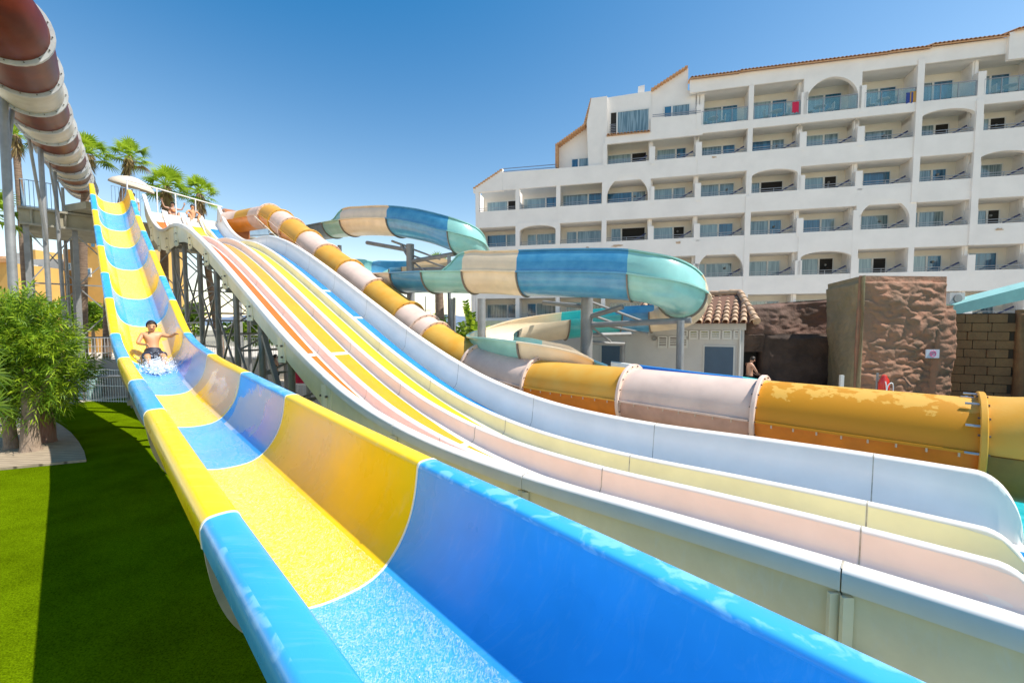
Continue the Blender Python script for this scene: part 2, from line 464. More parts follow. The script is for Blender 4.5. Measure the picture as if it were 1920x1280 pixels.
    L.new(nz_.outputs[0], b_.inputs['Height']); L.new(b_.outputs[0], n.nodes['Principled BSDF'].inputs['Normal'])
    mb = MB(); rows = []
    t = -6.8
    while t <= 32.9:
        z = nz(t); rows.append([TN(t, dd, z + interp([(.9, -.762), (1.06, -.817), (1.27, -.832), (1.46, -.812), (1.58, -.757)], dd)) for dd in (.92, 1.0, 1.1, 1.2, 1.3, 1.4, 1.5, 1.57)])
        t += .25
    mb.loft(rows, False, False)
    mb.build('water_film', m, th, smooth=60)
    # supports: steel posts with a saddle
    for t in (11.6, 14.4, 17.4, 20.6, 24.0, 28.0):
        z = nz(t) - .84
        mb = MB()
        for dd in (1.3,):
            mb.tube([(*TN(t, dd, 0)[:2], 0), TN(t, dd, z - .1)], .07 if t < 12 else .09, 12)
        mb.bar(TN(t, .55, z - .09), TN(t, 2.0, z - .09), .12, .10)
        mb.build('support_post', M_steel, th)
    return th
halfpipe()

# ------------------------------------------------------------------ four-lane racing slide
MZ = [(-1.3, -1.60), (.3, -1.59), (1.5, -1.61), (3, -1.65), (4.2, -1.63), (5.2, -1.56), (6.2, -1.42), (7.2, -1.21), (8, -.98), (9, -.64), (10.4, -.1), (12.2, .67), (14.4, 1.62), (16, 2.3), (17.5, 2.9), (19, 3.44), (20.3, 3.82), (21.5, 4.07), (22.8, 4.2), (24, 4.24), (25.2, 4.42), (26.2, 4.72), (27.2, 5.12), (28.3, 5.72), (29.2, 6.4), (29.8, 6.9)]
def mz(t): return interp(MZ, t)
def flo(t): return -.60 - .075 * max(0, min(1, (6.5 - t) / 3.0)) - max(0, t - 27.6) * .15
D0, LW = 3.6, .8
def lane_slide():
    base = TM(8, 5.2, 0); base.z = 0
    th = thing('racing_slide', 'wide white racing slide with four parallel coloured lanes in orange, amber, yellow and blue', 'water slide', base)
    def prof(t):
        """cross-section, one list of (offset, height under the outer rim)"""
        fl = flo(t)
        r0 = -.60 - max(0, t - 27.6) * .15
        P = [(D0 - .15, -.15), (D0 - .155, -.03), (D0 - .135, -.005), (D0 - .10, .003), (D0 - .02, .0), (D0 + .01, -.03), (D0 + .025, -.22), (D0 + .05, fl + .09), (D0 + .10, fl + .025), (D0 + .18, fl)]
        for k in (1, 2, 3):
            c = D0 + k * LW
            rl = r0 + (.225 if k == 1 else .265)
            P += [(c - .18, fl), (c - .115, fl + .025), (c - .08, fl + .08), (c - .062, rl - .03), (c - .05, rl - .008), (c - .028, rl), (c + .028, rl), (c + .05, rl - .008), (c + .062, rl - .03), (c + .085, fl + .08), (c + .12, fl + .025), (c + .18, fl)]
        c = D0 + 4 * LW
        P += [(c - .2, fl), (c - .13, fl + .03), (c - .07, fl + .12), (c - .03, -.22), (c - .01, -.03), (c + .02, 0), (c + .10, .003), (c + .135, -.005), (c + .155, -.03), (c + .15, -.15)]
        return P
    seams = [-.95, .27, 3.07, 5.71, 8.14, 10.4, 12.6, 14.8, 16.9, 19.2, 21.6, 23.6, 25.6, 27.6, 29.8]
    for i in range(len(seams) - 1):
        a, b = seams[i], seams[i+1]; n = max(6, int((b - a) / .2)) if i else 22
        ri, ro = [], []
        for j in range(n + 1):
            t = a + .004 + (b - a - .008) * ((j / n) if i else (j / n) ** 1.6)
            z = mz(t); P = prof(t); Q = offset_profile(P, .02)
            if i == 0 and t < -.58:      # the outer wall of the run-out rounds off at the end
                e = min(1, (-.58 - t) / .37)
                dz = .67 * (1 - math.sqrt(max(0, 1 - e * e)))
                P = [(p[0], max(-.675, p[1] - dz) if (p[1] > -.66) else p[1]) for p in P]; Q = [(q[0], min(q[1] - dz, q[1]) if q[1] > -.66 else q[1]) for q in Q]
                Q = offset_profile(P, .02)
            ri.append([TM(t, p[0], z + p[1]) for p in P]); ro.append([TM(t, p[0], z + p[1]) for p in Q])
        mb = MB(); mb.shell(ri, ro)
        mb.build('slide_section', M_white, th, smooth=50)
        # side panel hanging under the outer rim, with bolted flange plates at each joint
        mb = MB()
        def bot(t): return interp([(-1.3, -1.30), (3.5, -1.25), (5.2, -1.2), (7, -.88), (9, -.66), (11, -.60), (19.5, -.62), (21.5, -.78), (23, -.95), (25, -.95), (27, -1.0), (29.8, -1.1)], t)
        for side, dd, sgn in ((0, D0 - .10, 1), (1, D0 + 4 * LW + .10, -1)):
            A, B = [], []
            for j in range(n + 1):
                t = a + .006 + (b - a - .012) * j / n; z = mz(t)
                col = [(dd, -.05), (dd + sgn * .004, -.3), (dd + sgn * .012, bot(t) * .7), (dd + sgn * .03, bot(t))]
                A.append([TM(t, p[0], z + p[1]) for p in col]); B.append([TM(t, p[0] + sgn * .02, z + p[1]) for p in col])
            mb = MB()
            if sgn > 0: mb.shell(A, B)
            else: mb.shell([r[::-1] for r in A], [r[::-1] for r in B])
            if not (i == 0 and side): mb.build('side_panel', M_cream, th, smooth=50)
        if i:
            mb = MB(); dp = bot(a) - (.0 if a < 6 else .13)
            for k in (-1, 1):
                mb.bar(TM(a + k * .035, D0 - .13, mz(a) - .18), TM(a + k * .035, D0 - .13, mz(a) + dp), .03, .07)
                if a > 6: mb.prism([TM(a + k * .05, D0 - .115, mz(a) - .16), TM(a + k * .2, D0 - .115, mz(a + k * .2) - .2), TM(a + k * .2, D0 - .115, mz(a) + dp), TM(a + k * .05, D0 - .115, mz(a) + dp)], VM * .03)
            for k in (-1, 1):
                for h in (.38, .72):
                    c = TM(a + k * .12, D0 - .125, mz(a) + dp * h - .08)
                    mb.tube([c, c - VM * .04], .022, 8, mi=1)
            mb.build('joint_flange', [M_cream, M_bolt], th)
            mb = MB()
            mb.loft([[TM(t, p[0], mz(t) + p[1] + .0035) for p in prof(t)[2:-2]] for t in (a - .006, a + .006)], False, False)
            mb.build('joint_seam', mat('lane_joint_filler', (.50, .44, .34), .7, var=.4, vscale=6), th, smooth=60)
    # left-facing faces of the dividers painted with bounce light from each lane's floor
    M_peach = mat('peach_bounce_lane_wall', (.88, .77, .68), .4, var=.06, vscale=1.2, spec=.3)
    M_straw = mat('straw_bounce_lane_wall', (.88, .81, .56), .4, var=.08, vscale=1.2, spec=.3)
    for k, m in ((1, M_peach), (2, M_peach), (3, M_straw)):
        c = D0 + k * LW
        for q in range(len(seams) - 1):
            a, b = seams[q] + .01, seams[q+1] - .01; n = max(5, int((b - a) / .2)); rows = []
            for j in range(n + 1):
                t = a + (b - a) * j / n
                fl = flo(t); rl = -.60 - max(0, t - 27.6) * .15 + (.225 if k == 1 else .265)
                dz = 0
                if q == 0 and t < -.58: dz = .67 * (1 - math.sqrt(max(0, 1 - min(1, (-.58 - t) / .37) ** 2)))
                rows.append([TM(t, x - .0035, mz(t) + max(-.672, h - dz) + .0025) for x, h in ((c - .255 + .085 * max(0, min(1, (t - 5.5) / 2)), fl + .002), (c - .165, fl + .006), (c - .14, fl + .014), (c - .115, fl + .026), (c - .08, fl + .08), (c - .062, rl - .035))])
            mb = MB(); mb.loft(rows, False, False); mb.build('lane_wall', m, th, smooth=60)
    # coloured lane floors, a few millimetres proud of the white body
    for k, m in enumerate((M_orange, M_amber, M_yfloor, M_bfloor)):
        for q in range(len(seams) - 1):
            a, b = seams[q], seams[q+1]
            if (k, q) in ((0, 5), (1, 5), (1, 3), (3, 6), (3, 7)): a += .07
            if (k, q) in ((0, 4), (1, 4), (1, 2), (3, 5), (3, 6)): b -= .07
            if q < 2: pass
            rows = []; n = max(4, int((b - a) / .25))
            for j in range(n + 1):
                t = a + (b - a) * j / n
                fl = flo(t)
                wd_ = .54 + .10 * max(0, min(1, (t - 5.5) / 2)); rows.append([TM(t, D0 + k * LW + x, mz(t) + fl + hh) for x, hh in ((.14, .018), (.18, .005), (.3, .004), (.4, .004), (.46, .004), (wd_ - .03, .0045), (wd_, .0045 if wd_ < .6 else .012))])
            if q == len(seams) - 2: rows = rows[: max(3, int(n * .75))]
            mb = MB(); mb.loft(rows, False, False)
            o = mb.build('lane_floor', m, th, smooth=60)
    # closing headwall between lanes at the start
    mb = MB()
    for k in range(4):
        t = 29.55; z = mz(29.3)
        mb.prism([TM(t, D0 + k * LW + .02, z - 1.05), TM(t, D0 + (k + 1) * LW - .02, z - 1.05), TM(t, D0 + (k + 1) * LW - .08, z - .50), TM(t, D0 + k * LW + .08, z - .50)], UM * .05)
    mb.build('start_step', M_white, th)
    # steelwork under the slide
    for t in (6.4, 8.3, 10.55, 12.6, 14.8, 16.9, 19.2, 21.7, 24.0):
        z = mz(t) - .8
        for dd in (3.75, 6.6):
            mb = MB(); mb.tube([(*TM(t, dd, 0)[:2], 0), TM(t, dd, z)], .08, 14)
            mb.box((*TM(t, dd, 0)[:2], .02), (.34, .34, .04), rz=R(47))
            mb.build('support_post', M_steel_dk if dd < 5 else M_steel, th)
        mb = MB(); mb.bar(TM(t, 3.5, z + .05), TM(t, 7.0, z + .05), .12, .16)
        mb.build('cross_beam', M_steel_dk, th)
        if t > 10:
            mb = MB()
            zz = -2.9 + .55 * (z + 2.9)
            mb.bar(TM(t, 3.75, zz), TM(t, 6.6, z - .2), .05); mb.bar(TM(t, 6.6, zz), TM(t, 3.75, z - .2), .05)
            mb.bar(TM(t, 3.75, zz), TM(t, 6.6, zz), .06)
            mb.build('cross_brace', M_steel, th)
    mb = MB()
    for a, b in ((12.6, 14.8), (14.8, 16.9), (16.9, 19.2), (19.2, 21.7), (21.7, 24)):
        za = min(mz(a), mz(b)) - 1.4; zl = za - 2.0
        for dd in (3.75, 6.6):
            mb.bar(TM(a, dd, zl), TM(b, dd, za), .05); mb.bar(TM(a, dd, za), TM(b, dd, zl), .05)
            mb.bar(TM(a, dd, zl), TM(b, dd, zl), .06)
    mb.bar(TM(12.4, 3.75, -.25), TM(10.7, 3.75, -2.5), .11)
    mb.build('diagonal_brace', M_steel, th)
    # beams along the ground under the run-out
    mb = MB()
    mb.bar(TM(9.8, 3.0, -2.45), TM(9.8, 7.0, -2.45), .1, .14); mb.bar(TM(8.6, 3.0, -2.55), TM(8.6, 7.0, -2.55), .1, .14)
    mb.build('ground_beam', M_steel_dk, th)
    return th
lane_slide()

# ------------------------------------------------------------------ closed tube slide (tan and pink)
M_tan = mat('tan_gelcoat', (.68, .33, .035), .45, col2=(.66, .38, .07), spec=.3, vscale=2.0, detail=6, bump=.08, lo=.35, hi=.65, rvar=.1)
M_pink = mat('faded_pink_gelcoat', (.74, .56, .46), .55, col2=(.62, .46, .38), spec=.3, vscale=2.0, detail=8, lo=.4, hi=.7)
M_tan2 = mat('blotched_tan_gelcoat', (.58, .25, .012), .42, col2=(.72, .40, .07), spec=.3, vscale=4.5, detail=9, lo=.50, hi=.54)
def crown_only(m, z0, z1):
    n = m.node_tree; L = n.links
    rp = [x for x in n.nodes if x.type == 'VALTORGB'][0]; src = rp.inputs[0].links[0].from_socket
    g = n.nodes.new('ShaderNodeNewGeometry'); sp = n.nodes.new('ShaderNodeSeparateXYZ'); L.new(g.outputs['Position'], sp.inputs[0])
    mr = n.nodes.new('ShaderNodeMapRange'); mr.inputs['From Min'].default_value = z0; mr.inputs['From Max'].default_value = z1; mr.inputs['To Min'].default_value = -.3; mr.inputs['To Max'].default_value = .05
    L.new(sp.outputs[2], mr.inputs[0]); ad = n.nodes.new('ShaderNodeMath'); ad.operation = 'ADD'; L.new(src, ad.inputs[0]); L.new(mr.outputs[0], ad.inputs[1]); L.new(ad.outputs[0], rp.inputs[0])
crown_only(M_tan2, 1.55, 1.9)
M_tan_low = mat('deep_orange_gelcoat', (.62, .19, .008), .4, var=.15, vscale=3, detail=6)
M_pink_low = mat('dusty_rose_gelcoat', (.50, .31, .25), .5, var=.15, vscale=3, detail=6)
TZ = [(-1.6, -1.56), (-.7, -1.55), (1.8, -1.53), (4.2, -1.49), (6.74, -1.46), (8, -1.33), (9.0, -1.18), (10, -.88), (11.0, -.50), (12.5, .18), (14.5, 1.10), (16.55, 2.0), (18.6, 2.88), (20.45, 3.75), (22.4, 4.62), (23.8, 5.25), (25.2, 5.78), (26.4, 6.05)]
def tube_slide():
    base = TM(8, 8.2, 0); base.z = 0
    th = thing('tube_slide', 'long enclosed tube slide of alternating tan and faded pink sections beside the white lanes', 'water slide', base)
    cl = []
    t = -.7
    path = []
    while t <= 25.4: path.append(TM(t, 8.2, interp(TZ, t))); t += .2
    marks = [-.7, 1.8, 4.2, 6.74, 9.0, 11.0, 11.55, 12.5, 14.5, 16.55, 18.6, 20.45, 22.4, 23.8, 25.4]
    def ringpts(P, T, r, a0, a1, n):
        sx = T.cross(Vector((0, 0, 1))).normalized(); uy = sx.cross(T)
        return [P + (sx * math.cos(a0 + (a1 - a0) * k / n) + uy * math.sin(a0 + (a1 - a0) * k / n)) * r for k in range(n + 1)]
    RT = .60
    def P3(t): return TM(t, 8.2, interp(TZ, t))
    def Tn(t): return (P3(t + .05) - P3(t - .05)).normalized()
    def piece(pts, mup, mlo, nm='tube_section'):
        for half, m in (((0, math.pi), mup), ((math.pi, 2 * math.pi), mlo)):
            ri, ro = [], []
            for i, p in enumerate(pts):
                T = (pts[min(i+1, len(pts)-1)] - pts[max(i-1, 0)]).normalized()
                ri.append(ringpts(p, T, RT - .015, *half, 20)); ro.append(ringpts(p, T, RT, *half, 20))
            mb = MB(); mb.shell(ro, ri)
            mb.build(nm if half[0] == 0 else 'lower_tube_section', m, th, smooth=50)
        # side seam ledge
        for sg in (-1, 1):
            A, B = [], []
            for i, p in enumerate(pts):
                T = (pts[min(i+1, len(pts)-1)] - pts[max(i-1, 0)]).normalized()
                sx = T.cross(Vector((0, 0, 1))).normalized()
                A.append([p + sx * sg * (RT - .005) + Vector((0, 0, z)) for z in (-.018, .018)])
                B.append([p + sx * sg * (RT + .05) + Vector((0, 0, z)) for z in (-.018, .018)])
            mb = MB(); mb.shell(A, B)
            mb.build('side_ledge', mup, th)
    cols = []
    seq = ['t', 'p', 't', 'p', 't', 'p', 'p', 't', 'p', 't', 'p', 't', 'p', 't']
    seq[5] = 'p'; seq[6] = 'p'
    # between marks: -.7..1.8 tan, 1.8..4.2 pink, 4.2..6.74 tan, 6.74..9 pink, 9..11 tan, then two short pinks
    for i in range(len(marks) - 1):
        a, b = marks[i], marks[i+1]; n = max(3, int((b - a) / .2))
        pts = [P3(a + (b - a) * j / n) for j in range(n + 1)]
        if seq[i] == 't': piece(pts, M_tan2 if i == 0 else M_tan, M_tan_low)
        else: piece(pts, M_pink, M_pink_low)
    # bolted flange rings
    for i, a in enumerate(marks):
        T = Tn(a); P = P3(a)
        m = M_tan if (i in (7, 9, 11, 13)) else M_pink
        if i == 0: m = M_tan
        mb = MB()
        Rf = RT + .09
        rings = [[P + T * dx + (q - P) for q in ringpts(P, T, rr, 0, 2 * math.pi * 35 / 36, 35)] for rr, dx in ((RT - .01, -.03), (Rf - .01, -.035), (Rf, -.025), (Rf, .025), (Rf - .01, .035), (RT - .01, .03))]
        mb.loft(rings, True, False)
        for q in ringpts(P, T, RT + .045, 0, 2 * math.pi * 17 / 18, 17):
            mb.tube([q - T * .055, q + T * .055], .014, 6, mi=1)
        f = mb.build('joint_flange', [m, M_bolt], th, smooth=40)
        if a < 7:
            if i == 0:
                mb2 = MB()
                for q in ringpts(P, T, RT + .05, 0, 2 * math.pi * 11 / 12, 11): mb2.tube([q, q + T * .16], .016, 6)
                mb2.build('flange_rod', mat('bright_steel', (.6, .6, .6), .35, metal=.8), f)
    # bolts along the side ledge of the near sections
    mb = MB()
    sx = UM.cross(Vector((0, 0, 1))).normalized()
    t = -.5
    while t < 9:
        c = TM(t, 8.2 - RT - .03, interp(TZ, t)); mb.tube([c + Vector((0, 0, -.07)), c + Vector((0, 0, -.02))], .012, 6); t += .29
    mb.build('ledge_bolt', mat('pale_bolt', (.55, .45, .35), .5), th)
    # flared outlet past the last flange: the upper half sweeps up and out, the lower half runs on with a lip
    rows_i, rows_o = [], []
    for j in range(15):
        s = j / 14; t = -.7 - s * 1.05
        rr = RT + .0 + .42 * s ** 3
        zc = -1.55 + .0 * s
        ang0 = 0 - .0
        row = []; ro = []
        for k in range(25):
            a = math.pi * k / 24
            row.append(TM(t, 8.2 - math.cos(a) * rr, zc + math.sin(a) * (rr + .02)) )
            ro.append(TM(t, 8.2 - math.cos(a) * (rr + .02), zc + .0 + math.sin(a) * (rr + .04)))
        rows_i.append(row); rows_o.append(ro)
    mb = MB(); mb.shell(rows_i, rows_o); mb.build('outlet_hood', M_tan, th, smooth=50)
    ri, ro = [], []
    for j in range(13):
        s = j / 12; t = -.7 - s * .95
        row = []; rw = []
        for k in range(25):
            a = math.pi + math.pi * k / 24
            e = 0 if s < .55 else .62 * (1 - math.sqrt(max(0, 1 - ((s - .55) / .45) ** 2)))
            x = math.cos(a) * (RT + .02); z = math.sin(a) * (RT + .02)
            z = min(z, -e) if e else z
            row.append(TM(t, 8.2 + x, -1.56 + z)); rw.append(TM(t, 8.2 + x * 1.04, -1.56 + min(z, z * 1.03)))
        ri.append(row); ro.append(rw)
    mb = MB(); mb.shell(ri, ro); mb.build('outlet_trough', mat('olive_brown_gelcoat', (.22, .12, .012), .45, var=.2), th, smooth=50)
    # saddles
    for t in (3.0, 5.6, 8.0, 12.5, 16.5, 20.4, 23.8):
        z = interp(TZ, t); mb = MB()
        mb.tube([(*TM(t, 8.2, 0)[:2], 0), TM(t, 8.2, z - RT - .02)], .1, 12)
        mb.bar(TM(t, 7.6, z - RT - .05), TM(t, 8.8, z - RT - .05), .14, .1)
        mb.build('support_post', M_steel, th)
    # elbow at the top, into the boxed start chamber
    e0 = P3(25.4)
    el = smoothline([e0, TM(26.6, 8.15, 5.98), TM(27.7, 8.0, 6.05), TM(28.7, 7.7, 6.05), TM(29.4, 7.2, 6.0)], 5)
    k = len(el) // 3
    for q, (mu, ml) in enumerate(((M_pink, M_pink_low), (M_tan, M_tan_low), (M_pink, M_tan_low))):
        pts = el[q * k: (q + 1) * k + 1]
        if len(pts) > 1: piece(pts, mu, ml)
    mb = MB()
    c = TM(29.75, 7.0, 5.95)
    mb.prism([c + UM * a + Vector((0, 0, b)) for a, b in ((-.7, -.95), (.7, -.95), (.7, .55), (.35, .82), (-.35, .82), (-.7, .55))], VM * 1.2)
    ch = mb.build('start_chamber', mat('rust_orange_gelcoat', (.45, .17, .06), .45, var=.25, vscale=2), th)
    mb = MB()
    z = [(-.7, .05), (-.35, .25), (-.1, -.35), (.15, -.15), (.4, .35), (.7, .25)]
    pts = [c - VM * .02 + UM * a + Vector((0, 0, b)) for a, b in z]
    for a, b in zip(pts, pts[1:]): mb.bar(a, b, .06)
    mb.build('trim_strip', M_white, ch)
    # thin rods bracing the tube
    mb = MB(); mb.tube([TM(25.5, 7.45, 5.75), TM(20.3, 7.4, 3.3)], .02, 6); mb.build('tie_rod', M_seam, th)
tube_slide()

# ------------------------------------------------------------------ hotel
HA = Vector((.9694, -.2454, 0)); HN = Vector((-.2454, -.9694, 0))
def hd(x): return 32.9 * 3600 / (x + 2200)
def hx(x): return (x - CX) / F_PX * hd(x)
HO = Vector((hx(893), hd(893), 0))
def hs(x): return (Vector((hx(x), hd(x), 0)) - HO).dot(HA)
def HP(s, o, z): return HO + HA * s + HN * o + Vector((0, 0, z + H))      # along, out towards the pool, height over the eye
HRZ = math.atan2(HA.y, HA.x)
M_stucco = mat('white_stucco', (.82, .775, .73), .85, var=.05, vscale=.7, detail=8, bump=.12, bscale=12)
M_stucco2 = mat('cream_recess_wall', (.80, .74, .64), .85, var=.06, vscale=.6, detail=6)
M_frame = mat('white_window_frame', (.70, .69, .66), .5)
M_dark = mat('dark_room', (.02, .018, .016), .9)
M_rail = mat('grey_railing', (.30, .31, .33), .45, metal=.4)
M_tile = mat('terracotta_tile', (.50, .24, .11), .8, col2=(.62, .38, .20), vscale=5, detail=5)
def glass(name, col, stripes, rough=.08):
    m = mat(name, col, rough, spec=.8, coat=.8)
    n = m.node_tree; L = n.links; p = n.nodes['Principled BSDF']
    tc = n.nodes.new('ShaderNodeTexCoord'); mp = n.nodes.new('ShaderNodeMapping'); mp.inputs['Rotation'].default_value = (0, 0, -HRZ)
    mp.inputs['Scale'].default_value = (1, 0, .05)
    L.new(tc.outputs['Object'], mp.inputs[0])
    nz = n.nodes.new('ShaderNodeTexNoise'); nz.inputs['Scale'].default_value = 9; nz.inputs['Detail'].default_value = 2
    L.new(mp.outputs[0], nz.inputs[0])
    r = n.nodes.new('ShaderNodeValToRGB'); r.color_ramp.elements[0].position = .42; r.color_ramp.elements[0].color = (*col, 1)
    r.color_ramp.elements[1].position = .58; r.color_ramp.elements[1].color = (*stripes, 1)
    L.new(nz.outputs[0], r.inputs[0]); L.new(r.outputs[0], p.inputs['Base Color'])
    return m
G_CURT = glass('curtained_glass', (.10, .17, .20), (.24, .33, .36))
G_BLUE = glass('blue_tinted_glass', (.012, .08, .16), (.03, .15, .27))
G_PALE = glass('pale_curtained_glass', (.20, .30, .34), (.30, .42, .45))
G_TEAL = glass('balcony_glass', (.03, .16, .20), (.05, .22, .27))
PX = [893, 970, 1045, 1130, 1215, 1300, 1395, 1490, 1595, 1700, 1810, 1920, 2040]
PS = [hs(x) for x in PX]
def bt(k): return 11.67 + 3.1 * (k - 4)       # underside of the parapet band of storey k
BH = 1.40
def hotel():
    base = HP(PS[5], 0, -H)
    th = thing('hotel', 'large white multi-storey hotel with arched balconies and a terracotta tile roofline', 'hotel', base)
    rnd = random.Random(3)
    DEP = 1.7
    ARCH_F = {(3, 3), (7, 5), (8, 2), (5, 1)}
    ARCH_S = {(1, 2), (6, 3), (9, 4), (7, 1), (10, 3)}
    def colmax(c): return 3 if c <= 2 else (4 if c <= 4 else 5)
    zbot = -H + 0.0
    roof_z = 17.9
    # recessed wall (one stepped sheet with thickness)
    for c in range(12):
        top = {3: bt(4) + 1.1, 4: bt(5) + 1.0, 5: roof_z + .9}[colmax(c)]
        mb = MB(); a, b = PS[c], PS[c+1]
        mb.prism([HP(a, -DEP, zbot), HP(b, -DEP, zbot), HP(b, -DEP, top), HP(a, -DEP, top)], -HN * .3)
        mb.build('recess_wall', M_stucco2, th, smooth=0)
    def band(c0, c1, z0, z1, o=0, nm='parapet'):
        mb = MB(); a, b = PS[c0], PS[c1]
        mb.prism([HP(a, o, z0), HP(b, o, z0), HP(b, o, z1), HP(a, o, z1)], -HN * .18)
        return mb.build(nm, M_stucco, th, smooth=0)
    def slab(c0, c1, z):
        mb = MB(); a, b = PS[c0], PS[c1]
        mb.prism([HP(a, -.18, z), HP(b, -.18, z), HP(b, -DEP, z), HP(a, -DEP, z)], Vector((0, 0, .22)))
        return mb.build('balcony_slab', M_stucco, th, smooth=0)
    for c in range(12):
        for k in range(0, colmax(c) + 1):
            if k == 5: continue
            jog = .012 * ((c * 7 + k * 3) % 4)
            band(c, c + 1, bt(k), bt(k) + BH, jog); slab(c, c + 1, bt(k))
    # ground-floor plinth
    # top slab of columns 5+ and of the penthouse
    for c in range(5, 12):
        band(c, c + 1, bt(5) + .0, bt(5) + .62, .02, 'slab_edge'); slab(c, c + 1, bt(5) + .1); slab(c, c + 1, roof_z)
    # windows, railings, pillars, partitions
    def window(s0, s1, z0, z1, kind, o=-DEP + .02, nsp=None):
        mb = MB()
        fw = .07
        mb.prism([HP(s0, o, z1), HP(s1, o, z1), HP(s1, o, z1 + fw), HP(s0, o, z1 + fw)], HN * .05)
        mb.prism([HP(s0 - fw, o, z0), HP(s0, o, z0), HP(s0, o, z1 + fw), HP(s0 - fw, o, z1 + fw)], HN * .05)
        mb.prism([HP(s1, o, z0), HP(s1 + fw, o, z0), HP(s1 + fw, o, z1 + fw), HP(s1, o, z1 + fw)], HN * .05)
        sm = s0 + (s1 - s0) * (nsp or .62)
        mb.prism([HP(sm - .06, o, z0), HP(sm + .06, o, z0), HP(sm + .06, o, z1), HP(sm - .06, o, z1)], HN * .05)
        f = mb.build('window', M_frame, th, smooth=0)
        g1, g2 = kind
        for a, b, g in ((s0, sm - .06, g1), (sm + .06, s1, g2)):
            m2 = MB(); m2.prism([HP(a, o, z0), HP(b, o, z0), HP(b, o, z1), HP(a, o, z1)], HN * .02)
            m2.build('pane', g, f, smooth=0)
        return f
    kinds = [(G_CURT, G_BLUE), (G_PALE, M_dark), (G_CURT, G_CURT), (G_BLUE, G_CURT), (G_PALE, G_BLUE), (G_CURT, M_dark), (G_PALE, G_CURT)]
    def railing(c, z, o=-.06, n=2):
        mb = MB(); a, b = PS[c] + .25, PS[c+1] - .25
        for i in range(n):
            zz = z + .12 + .17 * i
            mb.bar(HP(a, o, zz), HP(b, o, zz), .035)
        mb.bar(HP((a + b) / 2, o, z - .02), HP((a + b) / 2, o, z + .12 + .17 * (n - 1)), .03)
        mb.build('railing', M_rail, th, smooth=0)
    for c in range(11):
        for k in range(-1, colmax(c) + 1):
            if (c <= 4) and k == colmax(c): 
                if c > 2 or True: pass
            z = bt(k) + BH
            top_open = bt(k + 1)
            if c <= 2 and k == 3: pass
            if c in (3, 4) and k == 4: pass
            a, b = PS[c] + .22, PS[c+1] - .22
            if k == 5:      # top storey, glazed balustrade on a thin slab
                zf = bt(5) + .62
                window(a + .1, b - .35, zf, zf + 1.95, rnd.choice([(G_PALE, G_BLUE), (G_CURT, G_BLUE)]), nsp=rnd.choice((.55, .6)))
                mb = MB(); mb.prism([HP(a, .0, zf + .06), HP(b, .0, zf + .06), HP(b, .0, zf + .95), HP(a, .0, zf + .95)], -HN * .015)
                g = mat('clear_balustrade_glass', (.20, .42, .50), .03, alpha=.25, spec=.8)
                bg_ = mb.build('balustrade', g, th, smooth=0)
                mb = MB()
                for i in range(4):
                    s = a + (b - a) * i / 3; mb.bar(HP(s, .01, zf), HP(s, .01, zf + 1.0), .04)
                mb.bar(HP(a, .01, zf + 1.0), HP(b, .01, zf + 1.0), .045)
                mb.build('handrail', M_rail, bg_, smooth=0)
            elif k == -1:
                window(a + .1, b - .1, bt(0) - 3.0, bt(0) - .75, rnd.choice(kinds[:5]))
            else:
                wtop = z + 1.22
                off = rnd.choice((0, .2, .9))
                window(a + off * .4, b - (.45 if c > 3 else .1), z - .95, wtop + .06 * ((c + k) % 3), kinds[(c * 3 + k * 5) % 7], nsp=rnd.choice((.3, .62, .66)))
                railing(c, z)
                if c >= 3:
                    # sloping dark blue screen at the party wall
                    mb = MB()
                    p = HP(b - .05, -.55, z + .62); q = HP(b - .95, -.55, z + .12)
                    mb.bar(p, q, .05, .10)
                    mb.build('slanted_screen', mat('navy_canvas', (.035, .045, .12), .7), th, smooth=0)
                    if (c + k) % 2 == 0:
                        mb = MB(); mb.ball(HP(b - .95, -DEP + .12, z + .85), .09, 8, 6); mb.bar(HP(b - .95, -DEP, z + .75), HP(b - .95, -DEP + .1, z + .85), .04)
                        mb.build('wall_lamp', M_steel_dk, th)
            # arches
            key = (c, k)
            if key in ARCH_F or key in ARCH_S:
                full = key in ARCH_F
                zt = top_open if k < 5 else roof_z
                a0, b0 = PS[c], PS[c+1]; r = (b0 - a0) / 2 - .2; cx = (a0 + b0) / 2
                hh = r if full else .45
                zc = (zt - hh - (.12 if full else .05))
                if full and k < 5: zc = max(z + .15, zt - hh + .35)
                pts = []
                N = 22
                for i in range(N + 1):
                    an = math.pi - math.pi * i / N
                    pts.append((cx + r * math.cos(an), zc + hh * math.sin(an)))
                ztop = zt + .25 if not full or k == 5 else zt + 1.2
                mb = MB()
                oo = .03
                for (s1_, z1_), (s2_, z2_) in zip(pts, pts[1:]):
                    mb.prism([HP(s1_, oo, z1_), HP(s2_, oo, z2_), HP(s2_, oo, ztop), HP(s1_, oo, ztop)], -HN * .3)
                zlow = z if k < 5 else bt(5) + .62
                mb.prism([HP(a0, oo, zlow), HP(pts[0][0], oo, zlow), HP(pts[0][0], oo, ztop), HP(a0, oo, ztop)], -HN * .3)
                mb.prism([HP(pts[-1][0], oo, zlow), HP(b0, oo, zlow), HP(b0, oo, ztop), HP(pts[-1][0], oo, ztop)], -HN * .3)
                mb.build('arch', M_stucco, th, smooth=0)
